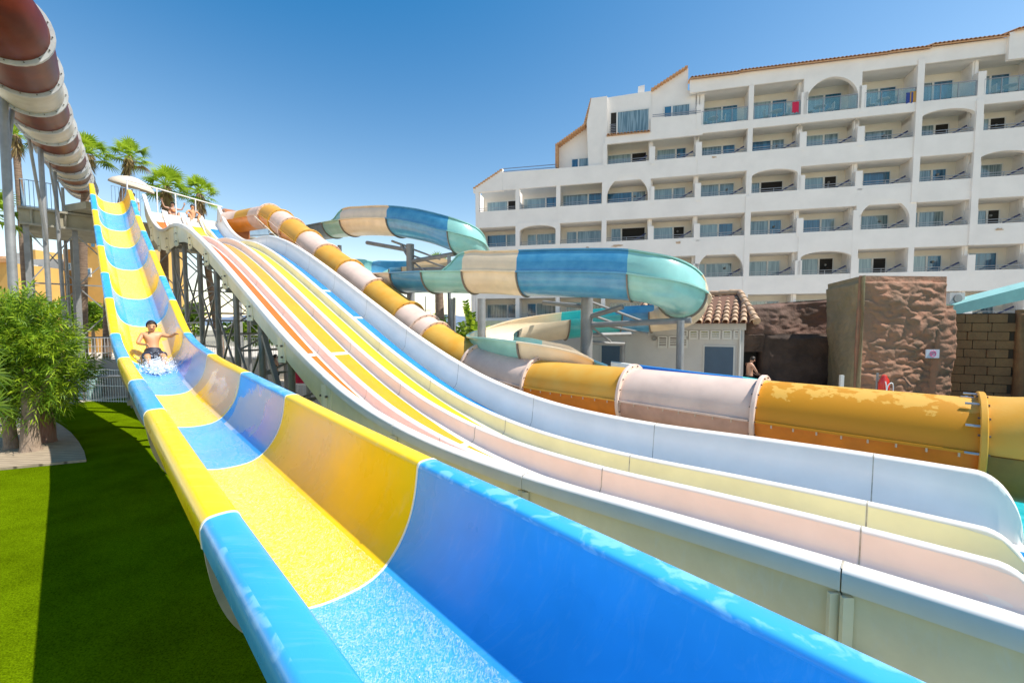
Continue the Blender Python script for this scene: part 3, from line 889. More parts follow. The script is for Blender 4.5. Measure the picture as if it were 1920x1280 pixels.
        # pillars at the left edge of each column, split storey by storey
    for c in range(12):
        kk = max(colmax(c), colmax(max(c - 1, 0)))
        if c == 0: kk = 3
        if c == 3: kk = 4
        for k in range(-1, kk + 1):
            if c <= 3 and k == kk and c != 0 and k > colmax(c - 1) and c < 3: continue
            z = bt(k) + BH if k >= 0 else -H; zt = bt(k + 1) if k < 5 else roof_z
            if k == 5: z = bt(5) + .6
            if c == 3 and k == 4 or (c == 5 and k == 5): pass
            s = PS[c]
            if c == 0: s += .16
            mb = MB(); wd = .17
            stag = ((c * 5 + k * 3) % 3 != 0) and c >= 3 and k >= 0
            if stag:
                mb.prism([HP(s - wd, -.5, z - .1), HP(s + wd, -.5, z - .1), HP(s + wd, -.5, zt), HP(s - wd, -.5, zt)], -HN * .3)
                zz = z + (zt - z) * .62
                mb.prism([HP(s - wd + .02, .03, z - .3), HP(s + wd + .12, .03, z - .3), HP(s + wd + .12, .03, zz), HP(s - wd + .02, .03, zz)], -HN * .5)
            else:
                mb.prism([HP(s - wd, .02, z - .02), HP(s + wd, .02, z - .02), HP(s + wd, .02, zt + .02), HP(s - wd, .02, zt + .02)], -HN * .4)
            mb.build('pillar', M_stucco, th, smooth=0)
            mb = MB()
            mb.prism([HP(s - .07, -.42, z - .9), HP(s + .07, -.42, z - .9), HP(s + .07, -.42, zt), HP(s - .07, -.42, zt)], -HN * (DEP - .42))
            mb.build('partition', M_stucco, th, smooth=0)
    # continuous buttress strips that step forward
    for c, z0, z1, o in ((6, bt(1), bt(3) + 1.2, .06), (9, bt(3), roof_z + .3, .10), (10, bt(2), bt(5) + .3, .12), (3, bt(2), bt(4), .05), (8, bt(0), bt(2) + 2.8, .05)):
        mb = MB(); s = PS[c]
        mb.prism([HP(s - .19, o, z0), HP(s + .2, o, z0), HP(s + .2, o, z1), HP(s - .19, o, z1)], -HN * (o + .1))
        mb.build('buttress', M_stucco, th, smooth=0)
    # parapet of the roof terrace and stepped white gables
    def S(x): return hs(x)
    def gable(pts, dep=.35, nm='gable', o=0.04, m=None):
        mb = MB(); mb.prism([HP(s, o, z) for s, z in pts], -HN * dep); return mb.build(nm, m or M_stucco, th, smooth=0)
    def zz(x, y): return (HZ - y) / F_PX * hd(x)
    gable([(S(889), bt(4)), (S(943), bt(4)), (S(943), zz(943, 323)), (S(915), zz(915, 340)), (S(889), zz(889, 358))])
    gable([(S(943) + .01, bt(4)), (S(1130), bt(4)), (S(1130), bt(4) + 1.4), (S(1042), zz(1042, 323)), (S(943) + .01, zz(943, 330))], .2)
    mb = MB()
    mb.bar(HP(S(944), .06, zz(944, 324)), HP(S(1042), .06, zz(1042, 316)), .05); mb.bar(HP(S(944), .06, zz(944, 329)), HP(S(1042), .06, zz(1042, 321)), .05)
    mb.build('terrace_rail', mat('blue_grey_rail', (.16, .20, .30), .5), th, smooth=0)
    # penthouse masses
    o1 = -.9
    ph = [(S(1042), bt(4) + 1.0), (S(1135), bt(4) + 1.0), (S(1135), zz(1135, 196)), (S(1108), zz(1108, 196)), (S(1092), zz(1092, 243)), (S(1042), zz(1042, 277))]
    gable(ph, 3.0, 'penthouse_wall', o1)
    gable([(S(1100), bt(4) + 1.3), (S(1133), bt(4) + 1.3), (S(1133), zz(1133, 193)), (S(1104), zz(1104, 197)), (S(1096), zz(1096, 240))], 1.0, 'penthouse_wall', -.1)
    gable([(S(1133), zz(1133, 262)), (S(1213), zz(1213, 256)), (S(1213), zz(1213, 181)), (S(1133), zz(1133, 193))], 3.0, 'penthouse_wall', -.35)
    gable([(S(1213), zz(1213, 250)), (S(1312), zz(1312, 240)), (S(1312), zz(1312, 176)), (S(1281), zz(1281, 178)), (S(1281), zz(1281, 139)), (S(1213), zz(1213, 180))], .5, 'gable', -.5)
    gable([(S(1130), bt(5) - .1), (S(1308), bt(5) - .1), (S(1308), bt(5) + .5), (S(1130), bt(5) + .5)], .2, 'parapet', 0.01)
    gable([(S(1213), zz(1213, 261)), (S(1308), zz(1308, 252)), (S(1308), zz(1308, 225)), (S(1213), zz(1213, 233))], .2, 'parapet', 0.0)
    gable([(S(1190), zz(1190, 186)), (S(1202), zz(1202, 186)), (S(1202), zz(1202, 160)), (S(1190), zz(1190, 163))], .9, 'chimney', -1.2)
    # their windows
    window(S(1068), S(1109), zz(1090, 322), zz(1090, 298), (G_BLUE, G_CURT), o=o1 + .02, nsp=.3)
    window(S(1140), S(1209), zz(1175, 258), zz(1175, 217), (M_dark, G_CURT), o=-.33, nsp=.17)
    window(S(1239), S(1284), zz(1260, 234), zz(1260, 206), (G_BLUE, G_CURT), o=-.48, nsp=.3)
    mb = MB()
    for i in range(2): mb.bar(HP(S(1216), .02, zz(1216, 231 - i * 3)), HP(S(1304), .02, zz(1304, 223 - i * 3)), .045)
    mb.build('railing', M_rail, th, smooth=0)
    mb = MB()
    for i in range(6): mb.bar(HP(S(1138), -.2, zz(1138, 258 - i * 3)), HP(S(1149), -.2, zz(1149, 257 - i * 3)), .04)
    mb.build('railing', M_rail, th, smooth=0)
    # tiled edges: a row of barrel tiles along each
    def tile_row(s0, z0, s1, z1, o0, o1_, drop, nm='roof'):
        L = abs(s1 - s0); n = max(3, int(L / .24)); mb = MB()
        for i in range(n):
            f = (i + .5) / n; s = s0 + (s1 - s0) * f; z = z0 + (z1 - z0) * f
            r = []
            for (o, dz) in ((o0, 0), (o1_, drop)):
                c = HP(s, o, z + dz)
                ring = [c + HA * (.11 * math.cos(a)) + Vector((0, 0, .10 * math.sin(a))) for a in [math.pi * q / 6 for q in range(7)]]
                ring += [c + HA * (.085 * math.cos(a)) + Vector((0, 0, .075 * math.sin(a))) for a in [math.pi * q / 6 for q in range(6, -1, -1)]]
                r.append(ring)
            mb.loft(r, True, True)
        mb.prism([HP(s0, o0, z0 - .03), HP(s1, o0, z1 - .03), HP(s1, o1_, z1 + drop - .03), HP(s0, o1_, z0 + drop - .03)], Vector((0, 0, -.06)))
        return mb.build(nm, M_tile, th, smooth=50)
    tile_row(S(1133), zz(1133, 264), S(1212), zz(1212, 257), .12, -.35, .12, 'tile_sill')
    segs = [(1283, 1372, 0, 0), (1372, 1508, .0, .1), (1508, 1640, .0, .1), (1640, 1716, 0, .15), (1716, 1852, .0, .35)]
    ry = lambda x: 163 + (x - 1283) * (95 - 163) / (1852 - 1283)
    for a, b, dz, up in segs:
        za, zb = zz(a, ry(a) + 2) + up * .6, zz(b, ry(b) + 2) + up * .6
        tile_row(S(a), za, S(b), zb, .28, -2.4, 1.0)
        gable([(S(a), za - .05), (S(b), zb - .05), (S(b), roof_z), (S(a), roof_z)], .25, 'cornice', .02)
    # set-back part at the far right, higher
    za, zb = zz(1850, 88), zz(1990, 55)
    gable([(S(1852), za), (S(1990), zb), (S(1990), zb - 2.2), (S(1852), za - 1.7)], .25, 'cornice', .25)
    tile_row(S(1860), za + .05, S(1990), zb + .05, .45, -1.8, .7)
    mb = MB()
    mb.prism([HP(S(1742), -2.0, zz(1742, 108)), HP(S(1850), -2.0, zz(1850, 92)), HP(S(1850), -2.0, zz(1850, 70)), HP(S(1755), -2.0, zz(1755, 88))], -HN * 2)
    mb.build('attic_wall', M_stucco, th, smooth=0)
    tile_row(S(1750), zz(1750, 92), S(1850), zz(1850, 76), -1.8, -3.8, .7)
    # sloping tiled edges of the penthouses
    for (x0, y0, x1, y1) in ((1041, 320, 1041, 277), (1042, 278, 1092, 243), (1092, 243, 1105, 196), (1213, 181, 1279, 139), (889, 360, 942, 325)):
        mb = MB(); n = 12
        for i in range(n):
            f = (i + .5) / n; x = x0 + (x1 - x0) * f; y = y0 + (y1 - y0) * f
            mb.box(HP(S(x), -.6 if x > 1000 else -.1, zz(x, y) + .02), (.22, .9 if x > 1000 else .4, .13), rz=HRZ)
        mb.build('tiled_coping', M_tile, th)
    # left return of the block
    mb = MB()
    s0 = S(893) - .05
    mb.prism([HP(s0 - 1.3, -2.5, zbot), HP(s0, -.02, zbot), HP(s0, -.02, bt(2) + 2.0), HP(s0 - 1.3, -2.5, bt(2) + 1.3)], -HN * 8)
    mb.build('end_wall', M_stucco, th, smooth=0)
    # patches where the render has flaked, thin layers on the parapets
    rp = random.Random(5)
    for (x, y, wx) in ((1155, 463, 26), (1330, 303, 10), (1268, 457, 12), (1100, 466, 8), (1860, 433, 14), (1030, 455, 5)):
        d_ = hd(x); s = S(x); z = zz(x, y); n = 14; pts = []
        for i in range(n):
            a = 2 * math.pi * i / n; q = .5 + .5 * rp.random()
            pts.append(HP(s + math.cos(a) * wx / 1.9 * q * d_ / 800, .045, z + math.sin(a) * .11 * q))
        mb = MB(); mb.prism(pts, -HN * .02); mb.build('flaked_render', mat('bare_render', (.50, .36, .25), .9), th, smooth=0)
    # plinth under the ground floor windows
    mb = MB(); mb.prism([HP(PS[0] - .5, 2.2, -H), HP(PS[5], 2.2, -H), HP(PS[5], 2.2, -H + 3.25), HP(PS[0] - .5, 2.2, -H + 3.3)], -HN * .4)
    mb.build('garden_wall', mat('pale_green_render', (.36, .40, .29), .9, var=.1), th, smooth=0)
hotel()

# ------------------------------------------------------------------ service building with tiled roof and blue doors
M_render = mat('white_painted_render', (.55, .53, .50), .85, var=.07, vscale=1, detail=7)
M_door = mat('slate_blue_door', (.055, .10, .155), .5, var=.06)
M_louver = mat('white_louvre', (.62, .61, .57), .5)
def service_building():
    d0, d1 = 17.0, 14.4                 # distance at the left end and at the right corner
    A = at(905, 610, d0 + 2.4); A.z = 0
    B = at(1396, 610, d1); B.z = 0
    dirn = (B - A).normalized(); nrm = Vector((dirn.y, -dirn.x, 0))
    th = thing('service_building', 'low white service building with slate blue doors, louvred windows and a hipped terracotta tile roof', 'building', B)
    L = (B - A).length
    def Q(s, o, z): return A + dirn * s + nrm * o + Vector((0, 0, z))
    def sx(x):      # distance along the wall for a photo column
        k = (x - CX) / F_PX
        # A + dirn*s ; X/Y = k
        return (k * A.y - A.x) / (dirn.x - k * dirn.y)
    def zs(x, y):
        s = sx(x); p = Q(s, 0, 0); return H + (HZ - y) / F_PX * p.y
    top = zs(1300, 617)
    mb = MB(); mb.prism([Q(sx(1000), 0, 0), Q(L, 0, 0), Q(L, 0, top), Q(sx(1000), 0, top)], -nrm * 5)
    mb.build('wall', M_render, th, smooth=0)
    mb = MB(); mb.prism([Q(sx(1180), .10, top - .02), Q(L + .05, .10, top - .02), Q(L + .05, .10, top + .22), Q(sx(1180), .10, top + .22)], -nrm * .5)
    mb.build('eaves_board', M_render, th, smooth=0)
    # doors
    for x0, x1, yt in ((1322, 1376, 650), (1129, 1165, 648)):
        s0, s1 = sx(x0), sx(x1); zt = zs((x0 + x1) / 2, yt)
        mb = MB(); mb.prism([Q(s0 - .05, 0, 0), Q(s1 + .05, 0, 0), Q(s1 + .05, 0, zt + .05), Q(s0 - .05, 0, zt + .05)], nrm * .03)
        mb2 = MB(); mb2.prism([Q(s0, .03, .02), Q(s1, .03, .02), Q(s1, .03, zt), Q(s0, .03, zt)], nrm * .02)
        fr = mb.build('door_frame', M_louver, th, smooth=0); dr = mb2.build('door', M_door, fr, smooth=0)
        mb = MB(); mb.bar(Q(s0 + .10, .09, 1.02), Q(s0 + .26, .09, 1.02), .025); mb.bar(Q(s0 + .10, .05, 1.02), Q(s0 + .10, .09, 1.02), .025)
        mb.build('door_handle', M_steel_dk, fr)
    # louvred windows: each a frame with slats
    def louvre(x0, x1, y0, y1, glow=False):
        s0, s1 = sx(x0), sx(x1); z1, z0 = zs((x0 + x1) / 2, y0), zs((x0 + x1) / 2, y1)
        mb = MB()
        for (a, b, c, e) in ((s0, s1, z1 - .05, z1), (s0, s1, z0, z0 + .05), (s0, s0 + .05, z0 + .05, z1 - .05), (s1 - .05, s1, z0 + .05, z1 - .05)):
            mb.prism([Q(a, 0, c), Q(b, 0, c), Q(b, 0, e), Q(a, 0, e)], nrm * .05)
        f = mb.build('louvre_window', M_louver, th, smooth=0)
        n = max(4, int((z1 - z0) / .075)); mb = MB()
        for i in range(n):
            z = z0 + .07 + (z1 - z0 - .12) * i / n
            mb.bar(Q(s0 + .05, .025, z), Q(s1 - .05, .025, z), .035, .035)
        mb.build('slats', M_louver, f, smooth=0)
        mb = MB(); mb.prism([Q(s0 + .04, .002, z0 + .04), Q(s1 - .04, .002, z0 + .04), Q(s1 - .04, .002, z1 - .04), Q(s0 + .04, .002, z1 - .04)], nrm * .006)
        mb.build('pane', mat('yellowish_pane', (.30, .32, .06), .6) if glow else mat('dim_pane', (.14, .10, .09), .6), f, smooth=0)
    for x0, x1 in ((1234, 1252), (1254, 1272), (1274, 1290)):
        louvre(x0, x1, 630, 652)
    for x0, x1, g in ((1274, 1290, 0), (1292, 1309, 1), (1312, 1330, 1), (1332, 1351, 1), (1354, 1372, 1), (1375, 1387, 0)):
        louvre(x0, x1, 619, 636, g)
    mb = MB()
    for (x, y) in ((1227, 634),): mb.tube([Q(sx(x), 0, zs(x, y)), Q(sx(x), .08, zs(x, y))], .09, 14)
    mb.build('wall_vent', M_steel_dk, th)
    mb = MB(); mb.tube([Q(L - .12, .06, 0), Q(L - .12, .06, top)], .035, 8); mb.build('downpipe', M_louver, th)
    # hipped roof of barrel tiles
    ap = Q(sx(1383), -1.7, zs(1383, 553) + .15); ap2 = Q(sx(1290), -2.4, zs(1290, 566) + .25)
    e0 = Q(sx(1290), .35, top + .20); e1 = Q(L + .35, .35, top + .20); e2 = Q(L + .35, -3.4, top + .20)
    e3 = Q(sx(1180), .35, top + .2); ap3 = Q(sx(1180), -2.4, zs(1290, 566) + .25)
    mb = MB()
    mb.add([e3, e1, ap, ap3], [(0, 1, 2, 3)]); mb.add([e1, e2, ap], [(0, 1, 2)])
    mb.build('roof_deck', mat('roof_shadow_clay', (.20, .10, .06), .9), th, smooth=0)
    mb = MB()
    def course(P0, P1):
        n = max(3, int((P1 - P0).length / .30))
        sid = dirn if abs((P1 - P0).dot(nrm)) > .1 else nrm
        for i in range(n):
            a = P0.lerp(P1, i / n); b = P0.lerp(P1, (i + 1.12) / n)
            up = (b - a).cross(dirn).normalized()
            if up.z < 0: up = -up
            sdir = (b - a).cross(up).normalized()
            r = []
            for c, rr in ((a + up * .03, .105), (b, .085)):
                ring = [c + sdir * (rr * math.cos(t)) + up * (rr * math.sin(t)) for t in [math.pi * q / 7 for q in range(8)]]
                ring += [c + sdir * ((rr - .02) * math.cos(t)) + up * ((rr - .02) * math.sin(t)) for t in [math.pi * q / 7 for q in range(7, -1, -1)]]
                r.append(ring)
            mb.loft(r, True, True)
    s = sx(1195)
    while s < L + .3:
        p0 = Q(s, .40, top + .21)
        sa = sx(1383)
        if s < sa: p1 = Q(s, -2.0, ap3.z + (ap.z - ap3.z) * max(0, (s - sx(1290)) / (sa - sx(1290))))
        else:
            f = (s - sa) / (L + .35 - sa); p1 = ap.lerp(e1, f)
        if (p1 - p0).length > .25: course(p0, p1)
        s += .27
    s = .2
    while s < 3.6:
        p0 = Q(L + .38, .35 - s, top + .21); f = abs(s - 2.0) / 2.0
        p1 = ap.lerp(e1 if s < 2 else e2, min(.95, f)); course(p0, p1); s += .27
    def ridge(a, b):
        n = int((b - a).length / .33)
        for i in range(n):
            p, q = a.lerp(b, i / n), a.lerp(b, (i + 1.1) / n)
            mb.tube([p + Vector((0, 0, .07)), q + Vector((0, 0, .05))], [.12, .10], 10)
    ridge(e1, ap); ridge(ap3, ap)
    mb.build('roof', mat('sandy_barrel_tile', (.55, .38, .24), .85, col2=(.42, .26, .16), vscale=4), th, smooth=50)
service_building()

# ------------------------------------------------------------------ themed rockwork
def displaced_slab(mb, corners, nu, nv, amp, depth, seed, sc=1.3, coarse=.25):
    """wall face from 4 corners (bl, br, tr, tl), carved by layered noise, with a back and sides"""
    bl, br, tr, tl = [Vector(c) for c in corners]
    nrm = (br - bl).cross(tl - bl).normalized()
    mid_ = (bl + br + tr + tl) / 4
    if nrm.dot(Vector((0, 0, H)) - mid_) < 0: nrm = -nrm
    front, back = [], []
    for j in range(nv + 1):
        v = j / nv; row = []; rb = []
        for i in range(nu + 1):
            u = i / nu
            p = bl.lerp(br, u).lerp(tl.lerp(tr, u), v)
            q = p * sc + Vector((seed, seed, 0))
            h = noise.fractal(Vector((q.x, q.y, q.z * 1.5)), 1.0, 2.1, 6) * amp
            h += abs(noise.noise(Vector((q.x * 2.2, q.y * 2.2, q.z * 4.6)))) * amp * 1.4
            h += noise.noise(q * .4) * coarse
            e = min(u, 1 - u, v * 3 + .3, 1 - v) * 10
            h = h * min(1, e * .5 + .3) - (.10 if e < .4 else 0)
            row.append(p + nrm * h); rb.append(p - nrm * depth)
        front.append(row); back.append(rb)
    mb.shell(front, back)
def rock_mat(name, a, b, sc=1.6, bump=.9):
    m = mat(name, a, .9, col2=b, vscale=sc, detail=9, bump=bump, bscale=14)
    return m
M_rock = rock_mat('red_brown_rockwork', (.38, .175, .10), (.24, .14, .085), 2.4)
M_rock2 = rock_mat('olive_brown_rockwork', (.25, .20, .105), (.33, .25, .14))  # olive brown, for the block's left side and core
M_rock3 = rock_mat('shaded_dark_rockwork', (.16, .10, .07), (.035, .025, .02), .5)  # shade of the recess painted into the rock colour
def rocks():
    E0 = at(1617, 516, 12.5); g = lambda p: Vector((p.x, p.y, 0))
    Rr = at(1781, 518, 12.75); Lf = at(1545, 531, 15.0)
    zt = E0.z
    th = thing('rock_tower', 'tall square block of carved red-brown rock with a small pale notice', 'rock', g(E0))
    mb = MB(); displaced_slab(mb, [g(E0), g(Rr) + Vector((.10, 0, 0)), Vector((Rr.x, Rr.y, zt)), Vector((E0.x, E0.y, zt))], 110, 130, .085, .08, 3.3)
    mb.build('front_face', M_rock, th, smooth=180)
    mb = MB(); displaced_slab(mb, [g(Lf) + Vector((.3, -.2, 0)), g(E0) + Vector((-.03, .03, 0)), Vector((E0.x - .03, E0.y + .03, zt - .01)), Vector((Lf.x, Lf.y, zt - .03))], 60, 90, .035, .12, 8.1)
    mb.build('side_face', M_rock2, th, smooth=180)
    mb = MB()
    c = (E0 + Rr + Lf) / 3
    mb.prism([Vector((E0.x + .15, E0.y + .3, 0)), Vector((Rr.x - .1, Rr.y + .35, 0)), Vector((Rr.x - .1, Rr.y + 2.2, 0)), Vector((Lf.x + .4, Lf.y + .2, 0))], Vector((0, 0, zt - .12)))
    mb.build('core', M_rock2, th, smooth=0)
    # buttress ledge on the right of the block
    p0 = at(1760, 575, 12.62); p1 = at(1796, 572, 12.68)
    mb = MB(); displaced_slab(mb, [g(p0), g(p1), p1, p0 + Vector((0, 0, 0))], 30, 90, .06, .7, 12.0)
    mb.build('side_buttress', M_rock, th, smooth=180)
    # the notice
    s0 = at(1736, 655, 12.42); s1 = at(1760, 671, 12.42)
    mb = MB(); mb.box(((s0.x + s1.x) / 2, 12.42, (s0.z + s1.z) / 2), (s1.x - s0.x, .03, s0.z - s1.z))
    o = mb.build('notice', mat('pale_lilac_board', (.62, .60, .66), .5), None, smooth=0, origin=((s0.x + s1.x) / 2, 12.42, (s0.z + s1.z) / 2))
    tag(o, 'small pale notice with a pink ring fixed to the rock block', 'sign')
    c = Vector(((s0.x + s1.x) / 2, 12.40, (s0.z + s1.z) / 2))
    mb = MB(); mb.tube([c + Vector((.085 * math.cos(a), 0, .085 * math.sin(a))) for a in [2 * math.pi * i / 18 for i in range(18)]], .012, 6, closed=True)
    mb.tube([c + Vector((-.05, -.002, -.05)), c + Vector((.05, -.002, .05))], .010, 6)
    mb.tube([c + Vector((.045 * math.cos(a), 0, .045 * math.sin(a))) for a in [2 * math.pi * i / 12 for i in range(9)]], .008, 6)
    mb.build('ring_symbol', mat('pink_print', (.62, .12, .26), .5), o)
    mb = MB()
    for sx_ in (-1, 1): mb.box(c + Vector((sx_ * .13, .008, -.08)), (.06, .004, .05))
    mb.build('corner_print', mat('grey_print', (.32, .34, .40), .6), o)
    # dark shaded wall to the left of the block, with a service hatch in it
    a = at(1392, 573, 15.4); b = at(1548, 560, 15.6)
    th2 = thing('rock_wall', 'dark shaded rock wall with a hatch opening between the white building and the rock block', 'rock', g(a))
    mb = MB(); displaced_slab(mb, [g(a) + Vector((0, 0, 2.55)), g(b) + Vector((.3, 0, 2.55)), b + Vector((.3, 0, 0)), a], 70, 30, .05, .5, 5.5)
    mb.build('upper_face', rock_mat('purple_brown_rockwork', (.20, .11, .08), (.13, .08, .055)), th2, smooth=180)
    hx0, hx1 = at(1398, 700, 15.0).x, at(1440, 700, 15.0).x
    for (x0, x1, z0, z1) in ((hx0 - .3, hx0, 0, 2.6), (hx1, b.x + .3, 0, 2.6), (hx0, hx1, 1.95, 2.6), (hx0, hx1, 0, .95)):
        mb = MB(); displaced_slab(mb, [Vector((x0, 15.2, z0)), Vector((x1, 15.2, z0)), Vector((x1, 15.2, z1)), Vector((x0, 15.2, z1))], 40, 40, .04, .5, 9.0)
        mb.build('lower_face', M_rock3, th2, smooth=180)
    mb = MB(); mb.box(((hx0 + hx1) / 2, 16.6, 1.4), (hx1 - hx0 + .6, 1.6, 1.6)); mb.build('hatch_interior', M_dark, th2, smooth=0)
    c0 = at(1382, 703, 14.6)
    mb = MB(); mb.box(((hx0 + hx1) / 2 - .1, 14.85, .93), (hx1 - hx0 + .7, .5, .05)); mb.build('counter', M_steel, th2, smooth=0)
    # brick-patterned themed wall at the right
    a = at(1788, 588, 13.6); b = at(2040, 560, 12.3)
    th3 = thing('themed_wall', 'shaded brown wall of moulded stone blocks with an upright pilaster at the right edge', 'wall', g(a))
    zt = a.z
    L = (g(b) - g(a)).length; dr = (g(b) - g(a)).normalized(); n = Vector((dr.y, -dr.x, 0))
    mb = MB(); mb.prism([g(a), g(b), g(b) + Vector((0, 0, zt)), g(a) + Vector((0, 0, zt))], -n * .5)
    mb.build('backing', mat('dark_mortar', (.07, .045, .025), .9), th3, smooth=0)
    rnd = random.Random(9); mb = MB(); z = .02; r = 0
    while z < zt - .1:
        hh = .27; x = -.2 * (r % 2)
        while x < L:
            ww = .42 + rnd.random() * .16
            x0, x1 = max(0, x), min(L, x + ww - .02)
            if x1 > x0 + .05 and not (1.35 < (x0 + x1) / 2 < 1.95):
                q0 = g(a) + dr * x0 + Vector((0, 0, z)); e = n * (.03 + rnd.random() * .03)
                pts = [(0.015, 0), (x1 - x0 - .015, 0), (x1 - x0, .02), (x1 - x0, hh - .035), (x1 - x0 - .02, hh - .02), (.02, hh - .02), (0, hh - .04), (0, .02)]
                mb.prism([q0 + dr * px + Vector((0, 0, pz)) for px, pz in pts], e)
            x += ww
        z += hh; r += 1
    M_bk = rock_mat('brown_moulded_stone', (.32, .18, .075), (.22, .12, .055), 1.5, .9)
    mb.build('stone_blocks', M_bk, th3, smooth=0)
    mb = MB(); p0 = g(a) + dr * 1.38 + n * .25; p1 = g(a) + dr * 1.92 + n * .25
    displaced_slab(mb, [p0, p1, p1 + Vector((0, 0, zt + .1)), p0 + Vector((0, 0, zt + .1))], 24, 70, .04, .3, 2.0)
    mb.build('pilaster', M_bk, th3, smooth=180)
    mb = MB(); p0 = g(a) + dr * 1.94 + n * .30; p1 = g(a) + dr * 3.3 + n * .25
    displaced_slab(mb, [p0, p1, p1 + Vector((0, 0, zt + .15)), p0 + Vector((0, 0, zt + .15))], 50, 70, .035, .3, 4.0)
    mb.build('pilaster', M_bk, th3, smooth=180)
    mb = MB(); e0 = g(b) + n * .1; mb.prism([e0, e0 + n * 5.5, e0 + n * 5.5 + Vector((0, 0, 4.6)), e0 + Vector((0, 0, 4.6))], dr * .5)  # wall added out of view to keep the themed wall in shade
    mb.build('unseen_shade_wall', M_bk, th3, smooth=0)
    # turquoise awning edge and white boards above it
    p, q = at(1790, 590, 15.5), at(2000, 545, 14.8)
    mb = MB(); mb.prism([p, q, q + Vector((0, 0, .5)), p + Vector((0, 0, .36))], Vector((0, .5, .1)))
    o = mb.build('awning', mat('turquoise_canvas', (.25, .50, .47), .8, var=.08), None, smooth=0, origin=p)
    tag(o, 'pale turquoise awning edge above the brown themed wall', 'awning')
    p = at(1787, 560, 15.8)
    mb = MB(); mb.box(p, (.55, .3, .42)); o = mb.build('air_conditioner', M_render, None, smooth=0, origin=p)
    mb = MB(); mb.tube([p + Vector((0, -.16, 0)), p + Vector((0, -.19, 0))], .15, 16); mb.build('fan_grille', M_steel, o)
    tag(o, 'white air conditioning unit beside the turquoise awning', 'air conditioner')
rocks()

# lifeguard torpedo buoy hanging on its post beside the rock block
def buoy():
    b = at(1645, 705, 11.2); b.z = 0
    th = thing('rescue_post', 'thin grey post carrying a red rescue buoy before the rock block', 'post', b)
    mb = MB(); mb.tube([b, b + Vector((0, 0, 1.65))], .028, 10); mb.build('pole', M_steel, th)
    mb = MB(); mb.tube([b + Vector((0, 0, 1.5)), b + Vector((.12, -.05, 1.5)), b + Vector((.12, -.05, 1.55))], .012, 6); mb.build('hook', M_steel_dk, th)
    c = at(1657, 728, 11.1)
    t2 = thing('rescue_buoy', 'red torpedo rescue buoy with white cord hanging by the rock block', 'rescue buoy', c)
    mb = MB(); prof = [(-.42, .03), (-.38, .09), (-.3, .125), (-.1, .135), (.12, .135), (.24, .11), (.30, .07), (.34, .065), (.36, .02)]
    mb.loft([[c + Vector((r * math.cos(a) * 1.0, r * .7 * math.sin(a), z)) for a in [2 * math.pi * i / 20 for i in range(20)]] for z, r in prof], True, True)
    mb.build('float', mat('red_plastic', (.72, .035, .02), .3, coat=.4), t2)
    mb = MB(); mb.tube(smoothline([c + Vector(p) for p in ((-.07, -.12, .2), (-.05, -.14, 0), (-.06, -.13, -.3), (-.03, -.14, .05), (.05, -.14, .16), (.14, -.11, .12), (.15, -.11, -.08), (.10, -.13, -.2))], 6), .012, 6)
    mb.build('cord', mat('white_cord', (.8, .8, .78), .7), t2)
    # white marker post and low fence left of it, chrome dome at the right
    p = at(1578, 712, 12.0)
    mb = MB(); mb.box((p.x, p.y, .75), (.10, .06, 1.5)); o = mb.build('gate_post', M_louver, None, smooth=0, origin=(p.x, p.y, 0))
    tag(o, 'short white gate post at the end of the wire fence', 'post')
    a, b2 = at(1420, 716, 12.6), at(1572, 722, 12.0)
    th3 = thing('wire_fence', 'low white wire fence in front of the dark rock wall', 'fence', Vector((a.x, a.y, 0)))
    mb = MB(); za, zb = at(1420, 716, 12.6).z, at(1572, 727, 12).z
    for f in (0, .12): mb.bar(Vector((a.x, a.y, za - f)), Vector((b2.x, b2.y, zb - f)), .015)
    for i in range(31):
        q = a.lerp(b2, i / 30); zq = za + (zb - za) * i / 30; mb.bar(Vector((q.x, q.y, zq - .9)), Vector((q.x, q.y, zq)), .009)
    mb.build('mesh_panel', mat('white_wire', (.7, .7, .7), .5), th3)
    c = at(1811, 752, 7.8)
    mb = MB(); mb.tube([Vector((c.x, c.y, .0)), Vector((c.x, c.y, c.z - .07))], .05, 12)
    mb.ball(c, .065, 14, 10, (1, 1, 1.6)); o = mb.build('chrome_bollard', mat('chrome', (.75, .78, .8), .06, metal=1), None, origin=(c.x, c.y, 0))
    tag(o, 'shiny chrome post top standing behind the tan tube', 'bollard')
buoy()

